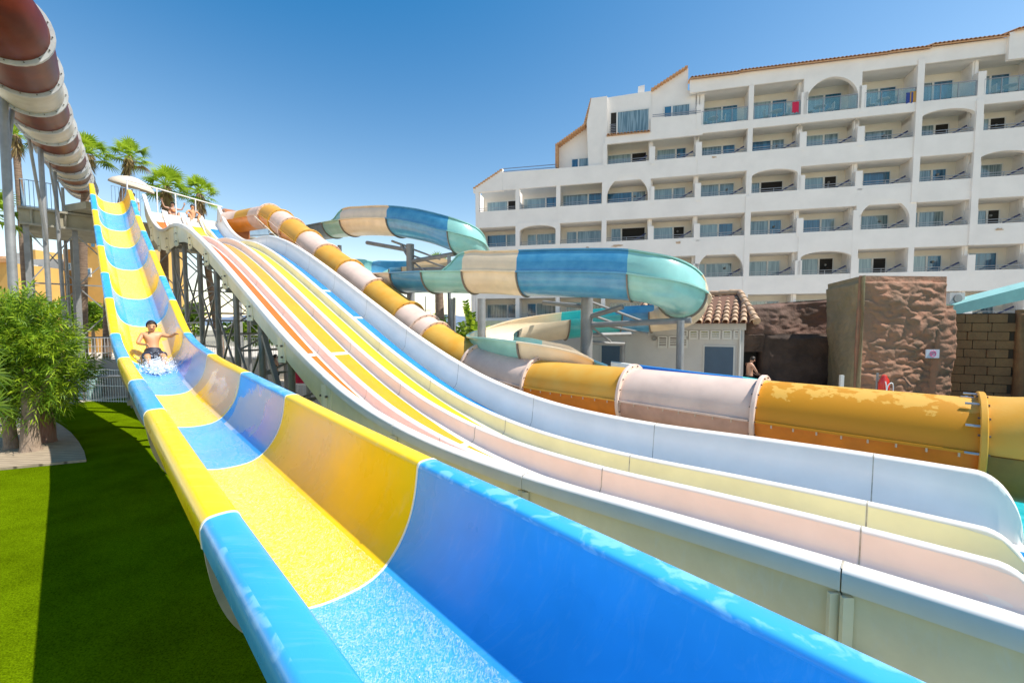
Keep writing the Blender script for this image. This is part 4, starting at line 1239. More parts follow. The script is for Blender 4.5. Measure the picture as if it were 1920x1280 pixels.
# ------------------------------------------------------------------ blue and teal body flumes (open helix)
F_TEAL = mat('sea_green_gelcoat', (.27, .55, .50), .3, var=.10, vscale=2, coat=.4, detail=6)
F_CREAM = mat('cream_gelcoat', (.80, .65, .45), .35, var=.08, vscale=2, coat=.3, detail=6)
F_BLUE = mat('mid_blue_gelcoat', (.05, .25, .46), .3, col2=(.09, .33, .53), vscale=3, coat=.4, detail=7)
F_TURQ = mat('turquoise_gelcoat', (.06, .52, .52), .28, var=.08, coat=.4)
F_IN = mat('pale_flume_lining', (.66, .66, .60), .35, coat=.3)
F_GREY = mat('grey_blue_gelcoat', (.14, .22, .28), .4, var=.1)
def flume():
    th = thing('body_flume', 'raised winding flume of blue, cream and sea green pieces before the hotel', 'water slide', (at(1100, 610, 15).x, 15, 0))
    # centre line of the rim: photo column, row, distance; outer wall height on the far and near side; colour
    P = [  # x, y, dist, near wall, far wall, colour of the section starting here
        (560, 436, 26.5, 0, 0, 'g'), (585, 430, 25.0, 0, 0, 'g'), (628, 422, 23.2, .0, .0, 't'), (662, 417, 21.8, .55, 0, 'c'), (700, 414, 20.4, .55, 0, 'c'), (750, 415, 18.9, .55, 0, 'b'),
        (806, 424, 17.6, .55, 0, 'b'), (852, 440, 16.9, .55, 0, 't'), (878, 460, 17.2, .45, 0, 't'), (884, 480, 18.6, .4, .0, 't'), (868, 492, 20.2, .3, 0, 'c'), (820, 500, 21.0, .5, 0, 'c'),
        (760, 504, 21.4, .45, 0, 'b'), (712, 506, 21.0, .5, 0, 't'), (688, 511, 19.6, .55, 0, 't'), (700, 517, 18.1, .2, 0, 'c'), (727, 516, 17.0, 0, 0, 'c'), (760, 515, 16.2, 0, 0, 'b'), (815, 513, 15.3, 0, 0, 't'),
        (888, 512, 14.5, .62, 0, 'c'), (935, 512, 14.0, .62, 0, 'c'), (986, 514, 13.5, .66, 0, 'b'), (1080, 514, 12.8, .66, 0, 'b'), (1184, 518, 12.1, .66, 0, 't'), (1240, 530, 11.8, .62, 0, 't'), (1276, 551, 12.2, .5, 0, 'c'), (1280, 570, 13.2, .3, 0, 'c'),
        (1262, 580, 14.4, .2, 0, 'c'), (1222, 586, 15.0, .28, 0, 'b'), (1160, 590, 15.2, .28, 0, 'q'), (1060, 600, 15.2, .28, 0, 'c'), (980, 610, 14.8, .2, 0, 'c'), (935, 620, 14.0, 0, 0, 't'), (922, 631, 12.7, .0, 0, 't'), (955, 634, 11.8, .0, 0, 't'), (995, 640, 11.3, 0, 0, 'c'),
        (1060, 652, 10.9, 0, 0, 'c'), (1108, 672, 10.8, 0, 0, 'b'), (1122, 683, 10.8, 0, 0, 'b')]
    pts = [at(p[0], p[1], p[2]) for p in P]
    SUB = 6
    line = smoothline([tuple(q) for q in pts], SUB)
    near = smoothline([(p[3], p[4], 0) for p in P], SUB)
    colr = {'t': F_TEAL, 'c': F_CREAM, 'b': F_BLUE, 'q': F_TURQ, 'g': F_GREY}
    RR = .68
    def ring(i, off, up=True):
        p = line[i]
        T = (line[min(i+1, len(line)-1)] - line[max(i-1, 0)]); T.z = 0; T.normalize()
        sx = Vector((T.y, -T.x, 0))      # right-hand side of the travel
        r = RR
        if p.y > 18: r *= 1.0
        r += off
        out = []
        nw = max(0, near[i].x); fw = max(0, near[i].y)
        if near[min(i + 3, len(near) - 1)].x > near[max(i - 3, 0)].x + .08 and near[min(i + 6, len(near) - 1)].x > .45:
            nw *= max(0, min(1, (nw / .55 - .62) / .33))       # the raised wall starts abruptly
        wr, wl = nw, fw
        if wr > .02: out.append(p + sx * (r - .30 * wr) + Vector((0, 0, wr)))
        else: out.append(p + sx * r + Vector((0, 0, .006)))
        out.append(p + sx * (r - .04 * wr) + Vector((0, 0, wr * .6 + .004)))
        out.append(p + sx * r + Vector((0, 0, .003)))
        for k in range(0, 17):
            a = math.pi * k / 16
            out.append(p + sx * (math.cos(a) * r) - Vector((0, 0, math.sin(a) * r)))
        out.append(p - sx * r + Vector((0, 0, .003)))
        out.append(p - sx * (r - .04 * wl) + Vector((0, 0, wl * .6 + .004)))
        out.append(p - sx * (r - .3 * wl) + Vector((0, 0, wl + .006)))
        return out
    # split where the colour changes, and at every second control point
    cuts = [i for i in range(len(P)) if i == 0 or P[i][5] != P[i-1][5] or i == len(P) - 1]
    for a, b in zip(cuts, cuts[1:]):
        ri, ro = [], []
        for i in range(a * SUB, b * SUB + 1):
            ri.append(ring(i, -.02)); ro.append(ring(i, 0.0))
        mb = MB(); mb.shell(ro, ri)
        m = colr[P[a][5]]
        s = mb.build('flume_section', m, th, smooth=50)
        # rim ledge on the near side, and joint flange
        A, B = [], []
        for i in range(a * SUB, b * SUB + 1):
            q = ring(i, 0); T = (line[min(i+1, len(line)-1)] - line[max(i-1, 0)]); T.z = 0; T.normalize(); sx = Vector((T.y, -T.x, 0))
            A.append([q[3] + Vector((0, 0, z)) for z in (-.025, .03)]); B.append([q[3] + sx * .08 + Vector((0, 0, z)) for z in (-.02, .025)])
        mb = MB(); mb.shell(A, B); mb.build('rim_ledge', m, s)
        A, B = [], []
        for i in range(a * SUB, b * SUB + 1):
            q = ring(i, 0); T = (line[min(i+1, len(line)-1)] - line[max(i-1, 0)]); T.z = 0; T.normalize(); sx = Vector((T.y, -T.x, 0))
            A.append([q[0] + sx * d_ + Vector((0, 0, -.02)) for d_ in (-.02, .06)]); B.append([q[0] + sx * d_ + Vector((0, 0, .02)) for d_ in (-.02, .06)])
        mb = MB(); mb.shell(B, A); mb.build('top_lip', m, s)
        i = a * SUB
        if 0 < a:
            T = (line[i+1] - line[i-1]).normalized()
            mb = MB()
            r1 = [q for q in ring(i, .0)]; r2 = [q for q in ring(i, .055)]
            r1, r2 = r1[3:-3], r2[3:-3]
            mb.shell([[p + T * -.02 for p in r1], [p + T * .02 for p in r1]], [[p + T * -.02 for p in r2], [p + T * .02 for p in r2]])
            mb.build('joint_flange', mat('grey_brown_flange', (.20, .17, .14), .7), s)
    # low run-out trough behind the tube
    L2 = [at(x, y, d_) for x, y, d_ in ((1122, 686, 10.8), (1190, 695, 10.3), (1300, 708, 9.7), (1420, 720, 9.4), (1500, 732, 9.3))]
    lw = smoothline([tuple(q) for q in L2], 5)
    prof = [(-.02, .0), (0, .02), (.04, .02), (.06, -.30), (.30, -.36), (.62, -.36), (.86, -.30), (.88, .04), (.92, .06), (.98, .05)]
    mid = len(lw) - 6
    for a, b, m in ((0, 4, F_IN), (4, mid, mat('bright_blue_trough', (.01, .20, .55), .3, coat=.4)), (mid, len(lw) - 1, F_TURQ)):
        A, B = [], []
        for i in range(a, b + 1):
            T = (lw[min(i+1, len(lw)-1)] - lw[max(i-1, 0)]); T.z = 0; T.normalize(); sx = Vector((-T.y, T.x, 0))
            A.append([lw[i] + sx * x + Vector((0, 0, z)) for x, z in prof]); B.append([lw[i] + sx * x + Vector((0, 0, z - .02)) for x, z in prof])
        mb = MB(); mb.shell(A, B); mb.build('run_out_trough', m, th, smooth=50)
    # masts with their bracket arms
    def mast(x, d_, ytop, arms, r=.17):
        p = at(x, 610, d_); zt = at(x, ytop, d_).z
        mb = MB(); mb.tube([Vector((p.x, p.y, 0)), Vector((p.x, p.y, zt))], r, 16)
        o = mb.build('mast', M_steel, th)
        for (x0, y0, d0), (x1, y1, d1), rr in arms:
            mb = MB(); mb.tube([at(x0, y0, d0), at(x1, y1, d1)], rr, 8); mb.build('bracket_arm', M_steel, o)
    mast(771, 18.6, 458, [((771, 470, 18.6), (688, 455, 20.6), .09), ((771, 465, 18.6), (735, 452, 19.4), .05), ((771, 490, 18.6), (852, 476, 17.0), .09), ((773, 506, 18.6), (856, 503, 17.6), .08),
                          ((776, 468, 18.6), (825, 486, 18), .04), ((776, 480, 18.6), (842, 504, 17.6), .04), ((776, 492, 18.6), (800, 512, 18), .04), ((771, 490, 18.6), (753, 460, 18.9), .07)])
    mast(843, 16.8, 478, [], .07)
    mast(843 + 3, 15.0, 560, [], .07); mast(852, 15.4, 558, [], .05)
    mast(1100, 13.4, 556, [((1100, 575, 13.4), (1018, 567, 14.2), .07), ((1100, 595, 13.4), (1168, 575, 12.6), .08), ((1100, 610, 13.4), (1296, 600, 11.7), .085), ((1100, 628, 13.4), (1182, 626, 14), .07), ((1100, 642, 13.4), (1170, 644, 14), .06),
                          ((1108, 566, 13.4), (1215, 606, 13.4), .04), ((1108, 590, 13.4), (1150, 605, 13.4), .04), ((1108, 604, 13.4), (1215, 626, 13.2), .04), ((1100, 606, 13.4), (1145, 640, 13.6), .035)], .19)
    mast(1276, 11.7, 600, [], .10)
    mast(1168, 14.6, 640, [], .09)
    mast(903, 12.9, 560, [], .12); mast(640, 22.6, 460, [], .10)
flume()

# ------------------------------------------------------------------ dark red tube slide overhead at the left
M_red = mat('brown_red_gelcoat', (.14, .020, .003), .45, col2=(.085, .014, .004), vscale=1.5, coat=.0, detail=6, spec=.2)
M_ivory = mat('weathered_ivory_gelcoat', (.42, .38, .30), .5, col2=(.55, .52, .44), vscale=1.6, stretch=(1, 1, .4), detail=7)
M_ring = mat('light_grey_ring', (.46, .47, .47), .6, var=.15, vscale=3)
def red_tube():
    P = [at(154, 352, 23.4), at(143, 335, 20.8), at(126, 303, 17.2), at(101, 257, 14.1), at(73, 205, 11.6), at(44, 142, 9.6), at(16, 70, 8.1), at(-22, 10, 7.2), at(-110, -60, 6.6), at(-300, -120, 6.6)]
    P = [Vector((0, 0, H)) + (p - Vector((0, 0, H))) * 1.25 for p in P]
    line = smoothline([tuple(p) for p in P], 14)
    b = line[30].copy(); b.z = 0
    th = thing('overhead_tube_slide', 'dark red and ivory tube slide overhead at the top left corner on tall grey posts', 'water slide', b)
    RT = .73
    acc = 0; cuts = [0]; nxt = .9; alt = 0
    for i in range(1, len(line)):
        acc += (line[i] - line[i-1]).length
        if acc >= nxt: cuts.append(i); alt += 1; nxt += (2.3 if alt % 2 == 0 else 2.0)
    cuts.append(len(line) - 1)
    def cir(i, r, n=32):
        T = (line[min(i+1, len(line)-1)] - line[max(i-1, 0)]).normalized()
        sx = T.cross(Vector((0, 0, 1))).normalized(); uy = sx.cross(T)
        return [line[i] + (sx * math.cos(2*math.pi*k/n) + uy * math.sin(2*math.pi*k/n)) * r for k in range(n)], T
    for q, (a, c) in enumerate(zip(cuts, cuts[1:])):
        if c - a < 1: continue
        mb = MB()
        out = [cir(i, RT)[0] for i in range(a, c + 1)]; inn = [cir(i, RT - .02)[0] for i in range(c, a - 1, -1)]
        mb.loft(out + inn + [out[0]], True, False)
        big = c >= len(line) - 22
        mb.build('tube_section', M_red if (q % 2 == 0 or big) else M_ivory, th, smooth=50)
        pts, T = cir(a, RT)
        mb = MB(); rings = []
        for r_, dx in ((RT - .03, -.05), (RT + .08, -.05), (RT + .08, .05), (RT - .03, .05), (RT - .03, -.05)):
            rings.append([p + T * dx for p in cir(a, r_)[0]])
        mb.loft(rings, True, False)
        for p in cir(a, RT + .03, 16)[0]: mb.tube([p - T * .075, p + T * .075], .014, 6, mi=1)
        f = mb.build('joint_flange', [M_ring, M_bolt], th, smooth=40)
    def post(x0, y0, d0, x1, y1, d1, r, foot=True, nm='support_post'):
        p, q = at(x0, y0, d0 * 1.25), at(x1, y1, d1 * 1.25); r *= .82
        mb = MB()
        if foot:
            k = q.copy(); t = (q - p).normalized(); end = q + t * ((q.z) / max(.1, -t.z)); mb.tube([p, end], r, 14)
        else: mb.tube([p, q], r, 12)
        mb.build(nm, M_steel, th)
    post(2, 130, 9.9, 26, 560, 9.6, .125)
    post(27, 172, 10.2, 12, 300, 9.8, .07, False, 'brace')
    post(-20, 118, 9.5, 48, 142, 8.9, .055, False, 'bracket')
    post(14, 166, 10.3, 54, 176, 10.2, .035, False, 'bracket')
    post(75, 268, 13.6, 92, 560, 13.4, .10)
    post(48, 228, 12.6, 88, 452, 13.4, .06, False, 'brace')
    post(102, 322, 16.6, 117, 545, 16.5, .095)
    post(91, 300, 15.6, 113, 430, 16.5, .045, False, 'brace')
    post(117, 352, 19.5, 129, 570, 19.5, .09)
    post(108, 340, 18.6, 125, 420, 19.4, .04, False, 'brace')
    return th
red_tube()

# ------------------------------------------------------------------ start tower
def tower():
    b = TM(31.5, 3.5, 0); b.z = 0
    th = thing('start_tower', 'steel start tower with a beige deck slab behind the tops of the slides', 'tower', b)
    M_slab = mat('beige_deck_slab', (.34, .31, .22), .8, var=.2, vscale=1.5)
    for (t0, t1, d0, d1) in ((30.2, 35, -.9, 9.4),):
        zt, zb = 5.45, 4.75
        mb = MB(); mb.prism([TM(t0, d0, zb), TM(t0, d1, zb), TM(t1, d1, zb), TM(t1, d0, zb)], Vector((0, 0, zt - zb)))
        mb.build('deck_slab', M_slab, th, smooth=0)
        mb = MB()
        for z in (zb - .04, zt - .02): mb.bar(TM(t0 - .08, d0, z), TM(t0 - .08, d1, z), .12, .10)
        i = d0 + .4
        while i < d1: mb.bar(TM(t0 - .06, i, zb), TM(t0 - .06, i, zt), .05, .08); i += 1.1
        mb.build('edge_beam', mat('beige_steel', (.30, .28, .22), .6, var=.1), th, smooth=0)
    for t in (30.4, 34.6):
        for dd in (-.7, .9, 3.0, 4.9, 6.8, 9.0):
            p = TM(t, dd, 0); mb = MB(); mb.box((p.x, p.y, (4.75 + H) / 2), (.2, .2, 4.75 + H), rz=R(47)); mb.build('column', M_steel, th)
    a_, b_ = TN(32.0, .3, 0), TN(32.0, 2.3, 0); zt = TN(32, 0, nz(32) - .88).z
    c_, d_ = TM(30.4, 3.2, 0), TM(30.4, .6, 0)
    mb = MB(); mb.prism([Vector((p.x, p.y, zt - .35)) for p in (a_, b_, c_, d_)], Vector((0, 0, .33))); mb.build('landing', M_slab, th, smooth=0)
    mb = MB()
    for a, c in ((-.7, .9), (.9, 3.0), (3.0, 4.9), (4.9, 6.8), (6.8, 9.0)):
        for z0 in (-.6, 2.0):
            mb.bar(TM(30.3, a, z0), TM(30.3, c, z0 + 2.5), .05); mb.bar(TM(30.3, c, z0), TM(30.3, a, z0 + 2.5), .05)
            mb.bar(TM(30.3, a, z0), TM(30.3, c, z0), .07)
    mb.build('cross_brace', M_steel, th)
    # railings in separate runs
    def rail(p, q, h=1.1, n=None):
        n = n or max(3, int((q - p).length / .13)); mb = MB()
        for f in (.08, 1.0): mb.bar(p + Vector((0, 0, h * f)), q + Vector((0, 0, h * f)), .035)
        for i in range(n + 1): c = p.lerp(q, i / n); mb.bar(c + Vector((0, 0, .02)), c + Vector((0, 0, h)), .018)
        mb.build('guard_rail', mat('pale_blue_steel', (.30, .42, .55), .4, metal=.4), th)
    z = 5.45
    rail(TM(30.3, -.8, z), TM(30.3, .3, z), 1.3); rail(TM(30.3, -.8, z), TM(34.8, -.8, z), 1.3)
    rail(TM(30.2, 2.3, z), TM(30.2, 3.4, z), 1.7)
    rail(TM(30.2, 6.95, z - .1), TM(30.2, 7.5, z - .1), 1.6); rail(TM(28.0, 8.9, z), TM(26, 8.9, z - .1), 1.1, 14); rail(TM(30.2, 8.4, z), TM(27.0, 8.6, z - .4), 1.2)
    # overhead grab bar across the lanes
    mb = MB(); mb.tube([TM(30.1, 2.9, 7.55), TM(30.1, 7.1, 7.0)], .035, 8)
    for dd, zz in ((2.9, 7.55), (4.1, 7.4), (4.9, 7.28), (5.8, 7.17), (7.0, 7.02)): mb.tube([TM(30.1, dd, zz), TM(30.1, dd, 5.45)], .03, 8)
    mb.build('grab_bar', mat('white_painted_bar', (.75, .72, .68), .5), th)
    return th
tower()
def parasol():
    c = at(247, 349, 24.0)
    base = Vector((c.x, c.y, 5.45 + H))
    th = thing('parasol', 'cream parasol with scalloped rim shading the attendant on the start tower', 'parasol', base)
    n = 16; rings = []; tilt = Matrix.Rotation(R(13), 3, 'Y')
    for r, z in ((.02, .50), (.28, .46), (.58, .34), (.84, .17), (.97, .02), (.985, -.06)):
        rings.append([c + tilt @ Vector((r * math.cos(2*math.pi*k/(n*2)) * (1 if k % 2 else .97), r * math.sin(2*math.pi*k/(n*2)) * (1 if k % 2 else .97), z - (0 if k % 2 or r < 1.25 else .05))) for k in range(n * 2)])
    low = [[p - Vector((0, 0, .012)) for p in r] for r in rings[::-1]]
    mb = MB(); mb.loft(rings + low, True, False)
    mb.build('canopy', mat('cream_canvas', (.62, .52, .40), .85), th, smooth=30)
    mb = MB(); mb.tube([base, c + Vector((0, 0, .42))], .03, 8); mb.build('pole', M_louver, th)
    mb = MB()
    for k in range(8):
        a = 2 * math.pi * k / 8; mb.tube([c + Vector((0, 0, .30)), c + tilt @ Vector((.95 * math.cos(a), .95 * math.sin(a), -.01))], .012, 5)
    mb.build('ribs', M_louver, th)
parasol()

# ------------------------------------------------------------------ plants
def leafmat(name, a, b, rough=.5):
    m = mat(name, a, rough, col2=b, vscale=2.2, detail=3, spec=.35)
    m.node_tree.nodes['Principled BSDF'].inputs['Subsurface Weight'].default_value = 0
    n = m.node_tree; L = n.links
    out = n.nodes['Material Output']; p = n.nodes['Principled BSDF']
    tr = n.nodes.new('ShaderNodeBsdfTranslucent'); mx = n.nodes.new('ShaderNodeMixShader'); mx.inputs[0].default_value = .3
    tr.inputs[0].default_value = (*[min(1, c * 1.6) for c in b], 1)
    L.new(p.outputs[0], mx.inputs[1]); L.new(tr.outputs[0], mx.inputs[2]); L.new(mx.outputs[0], out.inputs[0])
    return m
L_dark = leafmat('dark_leaf', (.05, .095, .006), (.08, .15, .010))
L_mid = leafmat('mid_leaf', (.10, .19, .010), (.15, .26, .014))
L_lite = leafmat('bright_leaf', (.26, .37, .012), (.36, .48, .03))
L_dry = leafmat('dry_leaf', (.24, .17, .07), (.32, .24, .12), .8)
M_bark = mat('grey_brown_bark', (.20, .145, .10), .9, col2=(.30, .22, .16), vscale=9, detail=5, bump=1, bscale=30, stretch=(1, 1, .5))
M_palmbark = mat('ringed_palm_bark', (.15, .10, .07), .95, col2=(.27, .19, .13), vscale=5, detail=5, bump=1, bscale=12, stretch=(.4, .4, 3))
def add_leaf(mb, c, dirv, length, width, side, droop=.25, mi=0, nseg=3):
    """narrow curved leaf blade"""
    dirv = dirv.normalized(); sd = dirv.cross(side)
    if sd.length < .05: sd = dirv.cross(Vector((1, 0, 0)))
    sd.normalize(); up = sd.cross(dirv)
    vs = []; prof = [.35, 1.0, .75, .05] if nseg == 3 else [.5, 1, .05]
    for i in range(nseg + 1):
        s = i / nseg; w_ = width * prof[i] / 2
        p = c + dirv * (length * s) - Vector((0, 0, 1)) * (droop * length * s * s)
        vs += [p - sd * w_ + up * w_ * .25, p + sd * w_ + up * w_ * .25]
    mb.add(vs, [(2*i, 2*i+1, 2*i+3, 2*i+2) for i in range(nseg)], mi)
def clump(mb, c, rad, n, ll, lw, rnd, mats=3, upbias=.35, lumps=None, shell=.55):
    c = Vector(c); lumps = lumps or [(Vector((0, 0, 0)), 1.0)]
    for i in range(n):
        lc, lr = lumps[int(rnd.random() * len(lumps))]
        v = Vector((rnd.gauss(0, 1), rnd.gauss(0, 1), rnd.gauss(0, 1))).normalized()
        rr = (shell + (1 - shell) * rnd.random() ** .6) if rnd.random() < .8 else rnd.random()
        p = c + Vector(((lc.x + v.x * rr * lr) * rad[0], (lc.y + v.y * rr * lr) * rad[1], (lc.z + v.z * rr * lr) * rad[2]))
        dv = (v + Vector((rnd.gauss(0, .5), rnd.gauss(0, .5), upbias + rnd.gauss(0, .4)))).normalized()
        k = noise.noise(p * 1.3) + rnd.gauss(0, .25)
        mi = 0 if k < -.12 else (1 if k < .28 else 2)
        add_leaf(mb, p, dv, ll * rnd.uniform(.7, 1.25), lw * rnd.uniform(.8, 1.2), Vector((rnd.gauss(0, 1), rnd.gauss(0, 1), rnd.gauss(0, 1))), .2, mi)
def make_palm(label, base, top, crown_r, seed, trunk_r=.2, nleaf=25, group=None, mid=None, feather=False):
    crown_r *= .98
    rnd = random.Random(seed); base, top = Vector(base), Vector(top)
    th = thing('palm_tree', label, 'palm tree', base, group)
    pts = [base] + ([Vector(mid)] if mid else []) + [top]
    if not mid: pts = [base, base.lerp(top, .5) + Vector((rnd.uniform(-.2, .2), 0, 0)), top]
    path = smoothline([tuple(p) for p in pts], 14); n = len(path)
    mb = MB(); mb.tube(path, [trunk_r * (1.25 - .45 * i / n + (.03 if i % 2 else 0)) for i in range(n)], 12)
    mb.build('trunk', M_palmbark, th, smooth=60)
    # shaggy boot below the crown
    mb = MB(); T = (path[-1] - path[-3]).normalized()
    for i in range(110):
        a = rnd.random() * 6.283; z = -rnd.random() * crown_r * .75
        p = top + Vector((math.cos(a), math.sin(a), 0)) * trunk_r * .8 + T * (z + .15)
        add_leaf(mb, p, Vector((math.cos(a) * .6, math.sin(a) * .6, -.9)), crown_r * .32, .07, T, .25, 0)
    mb.build('dry_skirt', L_dry, th, smooth=0)
    mb = MB()
    for i in range(nleaf):
        a = i * 2.39996 + rnd.uniform(-.3, .3); el = R(88 - 118 * (i / nleaf) ** .85) + rnd.uniform(-.12, .12)
        dv = Vector((math.cos(a) * math.cos(el), math.sin(a) * math.cos(el), math.sin(el)))
        pl = crown_r * rnd.uniform(.48, .62)
        st = top + T * .1; hub = st + dv * pl - Vector((0, 0, pl * .12))
        mb.tube([st, st + dv * pl * .5 + Vector((0, 0, .03)), hub], [.03, .022, .018], 5, mi=2)
        mi = 2 if (el > .5 or rnd.random() < .25) else (1 if rnd.random() < .7 else 0)
        if el < -.35 and rnd.random() < .3: mi = 3
        side = dv.cross(Vector((0, 0, 1)));
        if side.length < .05: side = Vector((1, 0, 0))
        side.normalize(); up = side.cross(dv)
        ns = 17; fr = crown_r * rnd.uniform(.42, .55)
        for k in range(ns):
            f = (k - (ns - 1) / 2) / ((ns - 1) / 2)
            ang = f * 2.0
            d2 = (dv * math.cos(ang) + side * math.sin(ang) + up * (.16 - .2 * abs(f))).normalized()
            add_leaf(mb, hub, d2, fr * (1 - .28 * abs(f)) * rnd.uniform(.9, 1.08), fr * .10, up, .42 if el < .6 else .25, mi if rnd.random() < .85 else 2)
    mb.build('crown', [L_dark, L_mid, L_lite, L_dry], th, smooth=0)
    return th
def palms():
    G = 'fan palms behind the start tower'
    def b(x, d_): p = at(x, 610, d_); return (p.x, p.y, 0)
    make_palm('tall fan palm at the far left, its thin trunk beside the first grey post', b(54, 26), at(28, 255, 26), 1.5, 1, .17, mid=at(40, 400, 26))
    make_palm('fan palm rising just behind the end of the overhead red tube', b(152, 27), at(165, 290, 27), 1.6, 2, .2, mid=at(156, 450, 27))
    make_palm('fan palm directly above the cream parasol', b(196, 29), at(244, 296, 29), 1.5, 3, .19, mid=at(206, 500, 29))
    make_palm('bushy fan palm behind the bathing suited woman on the lanes', b(309, 27), at(312, 352, 27), 1.6, 4, .2, mid=at(308, 480, 27), nleaf=28)
    make_palm('rightmost fan palm with a leaning trunk, behind the seated man on the lanes', b(418, 29), at(373, 364, 29), 1.5, 5, .19, mid=at(392, 520, 29))
    make_palm('low palm at the left edge, only its drooping leaves showing past a post', b(-40, 20), at(-30, 402, 20), 1.9, 6, .2)
    make_palm('dark palm behind the blue flume, its trunk standing beside the mast', b(826, 44), at(822, 508, 44), 2.2, 7, .42, mid=at(824, 570, 44))
palms()
def bush():
    rnd = random.Random(11)
    b = onz(62, 846)
    th = thing('oleander_bush', 'dense bright green narrow-leaved bush on three thick trunks at the left edge', 'bush', (b.x, b.y, 0))
    for x, y, r, m in ((20, 845, .125, M_bark), (61, 848, .17, M_bark), (88, 832, .16, mat('reddish_bark', (.30, .13, .09), .9, col2=(.36, .22, .16), vscale=6, bump=1, bscale=25, stretch=(2, 2, .4)))):
        p = onz(x, y); rr = []
        path = [p + Vector((rnd.uniform(-.03, .03), rnd.uniform(-.03, .03), z)) for z in (0, .15, .5, .9, 1.4, 2.0)]
        mb = MB(); mb.tube(path, [r * 1.25, r * 1.02, r * .9, r * .85, r * .75, r * .5], 14); mb.build('trunk', m, th, smooth=60)
        for k in range(5):
            a = rnd.random() * 6.28; q = path[3] + Vector((math.cos(a) * .5, .3 + abs(math.sin(a)) * .5, .8 + .5 * rnd.random()))
            mb = MB(); mb.tube([path[3], path[3].lerp(q, .5) + Vector((0, 0, .1)), q], [r * .4, r * .25, .02], 7); mb.build('limb', m, th, smooth=60)
    c = at(32, 664, 9.9)
    lumps = [(Vector((0, 0, 0)), .8), (Vector((.5, 0, -.25)), .55), (Vector((.45, -.2, .3)), .5), (Vector((-.3, 0, .42)), .55), (Vector((-.7, 0, .3)), .5), (Vector((.2, 0, -.55)), .5), (Vector((-.5, -.2, -.5)), .55), (Vector((.1, -.2, .45)), .5)]
    mb = MB()
    for i in range(2600):
        lc, lr = lumps[int(rnd.random() * len(lumps))]
        v = Vector((rnd.gauss(0, 1), rnd.gauss(0, 1), rnd.gauss(0, 1))).normalized(); rr = rnd.uniform(.5, .92) if rnd.random() < .85 else rnd.random() * .6
        p = c + Vector(((lc.x + v.x * rr * lr) * 1.40, (lc.y + v.y * rr * lr) * 1.1, (lc.z + v.z * rr * lr) * 1.50))
        dv = (v * .9 + Vector((rnd.gauss(0, .45), rnd.gauss(0, .45), .55 + rnd.gauss(0, .3)))).normalized()
        tw = rnd.uniform(.25, .5) * (1.35 if rnd.random() < .12 else 1)
        mi0 = 0 if rnd.random() < .22 else (1 if rnd.random() < .5 else 2)
        sd = dv.cross(Vector((rnd.gauss(0, 1), rnd.gauss(0, 1), rnd.gauss(0, 1)))).normalized(); up_ = sd.cross(dv)
        for k in range(11):
            f_ = k / 10; q = p + dv * tw * f_ - Vector((0, 0, .08 * f_ * f_)); a_ = k * 2.1
            d2 = (dv * .75 + (sd * math.cos(a_) + up_ * math.sin(a_)) * .75).normalized() if k < 10 else dv
            add_leaf(mb, q, d2, rnd.uniform(.13, .21), rnd.uniform(.018, .026), up_, .3, mi0 if rnd.random() < .8 else int(rnd.random() * 3))
    mb.build('foliage', [L_dark, L_mid, L_lite], th, smooth=0)
    # fan palm leaf reaching in at the lower left and the low one throwing its shadow
    th2 = thing('dwarf_palm', 'stiff bright fan palm leaves poking in at the left edge below the bush', 'palm', (at(-60, 610, 6.6).x, 6.6, 0))
    mb = MB()
    o = Vector((at(-60, 610, 6.6).x, 6.6, 1.6))
    for q, (hx_, hy_, dd) in enumerate(((-15, 700, 6.6), (-12, 760, 6.4), (-30, 650, 6.8), (-45, 800, 6.3))):
        hub = at(hx_, hy_, dd); mb.tube([Vector((o.x, o.y, 1.0)), o.lerp(hub, .6), hub], .014, 6, mi=1)
        for k in range(19):
            a = -1.7 + 3.4 * k / 18
            dv = Vector((math.cos(a), -.25 + .1 * math.sin(k), math.sin(a) * .9))
            add_leaf(mb, hub, dv, .52 * (1 - .2 * abs(a) / 1.7), .035, Vector((0, -1, 0)), .12, 2 if k % 3 else 1)
    mb.build('fronds', [L_dark, L_mid, L_lite], th2, smooth=0)
    mb = MB(); mb.tube([(o.x, o.y, 0), (o.x, o.y, 1.1)], .08, 10); mb.build('stem', M_bark, th2)
bush()
def tree(label, c, rad, n, seed, name='tree', cat='tree', ll=.3, lw=.12, group=None, mats=None):
    rnd = random.Random(seed); c = Vector(c)
    th = thing(name, label, cat, (c.x, c.y, 0), group)
    mb = MB(); mb.tube([(c.x, c.y, 0), (c.x + .05, c.y, c.z * .5), (c.x, c.y, c.z)], [.16, .12, .06], 8); mb.build('trunk', M_bark, th)
    lumps = [(Vector((rnd.uniform(-.5, .5), rnd.uniform(-.5, .5), rnd.uniform(-.4, .5))), rnd.uniform(.4, .65)) for _ in range(8)]
    mb = MB(); clump(mb, c, rad, n, ll, lw, rnd, lumps=lumps); mb.build('crown', mats or [L_dark, L_mid, L_lite], th, smooth=0)
tree('dense green tree behind the yellow tower house, left of the checkered slide', at(172, 592, 33), (2.3, 1.5, 1.15), 3500, 21)
tree('small round tree seen between the steel posts, left of the sea', at(362, 598, 36), (.75, .75, 1.3), 1500, 22)
tree('tree behind the rear posts under the white lanes', at(446, 622, 34), (1.3, .9, .9), 1800, 23)
tree('tree partly hidden by the lane slide side panel', at(492, 618, 32), (1.3, 1.0, 1.3), 2200, 24)
tree('low shrub far behind the masts under the blue flume', at(800, 600, 46), (3.2, 1.2, .8), 1600, 25, 'shrub', 'shrub')
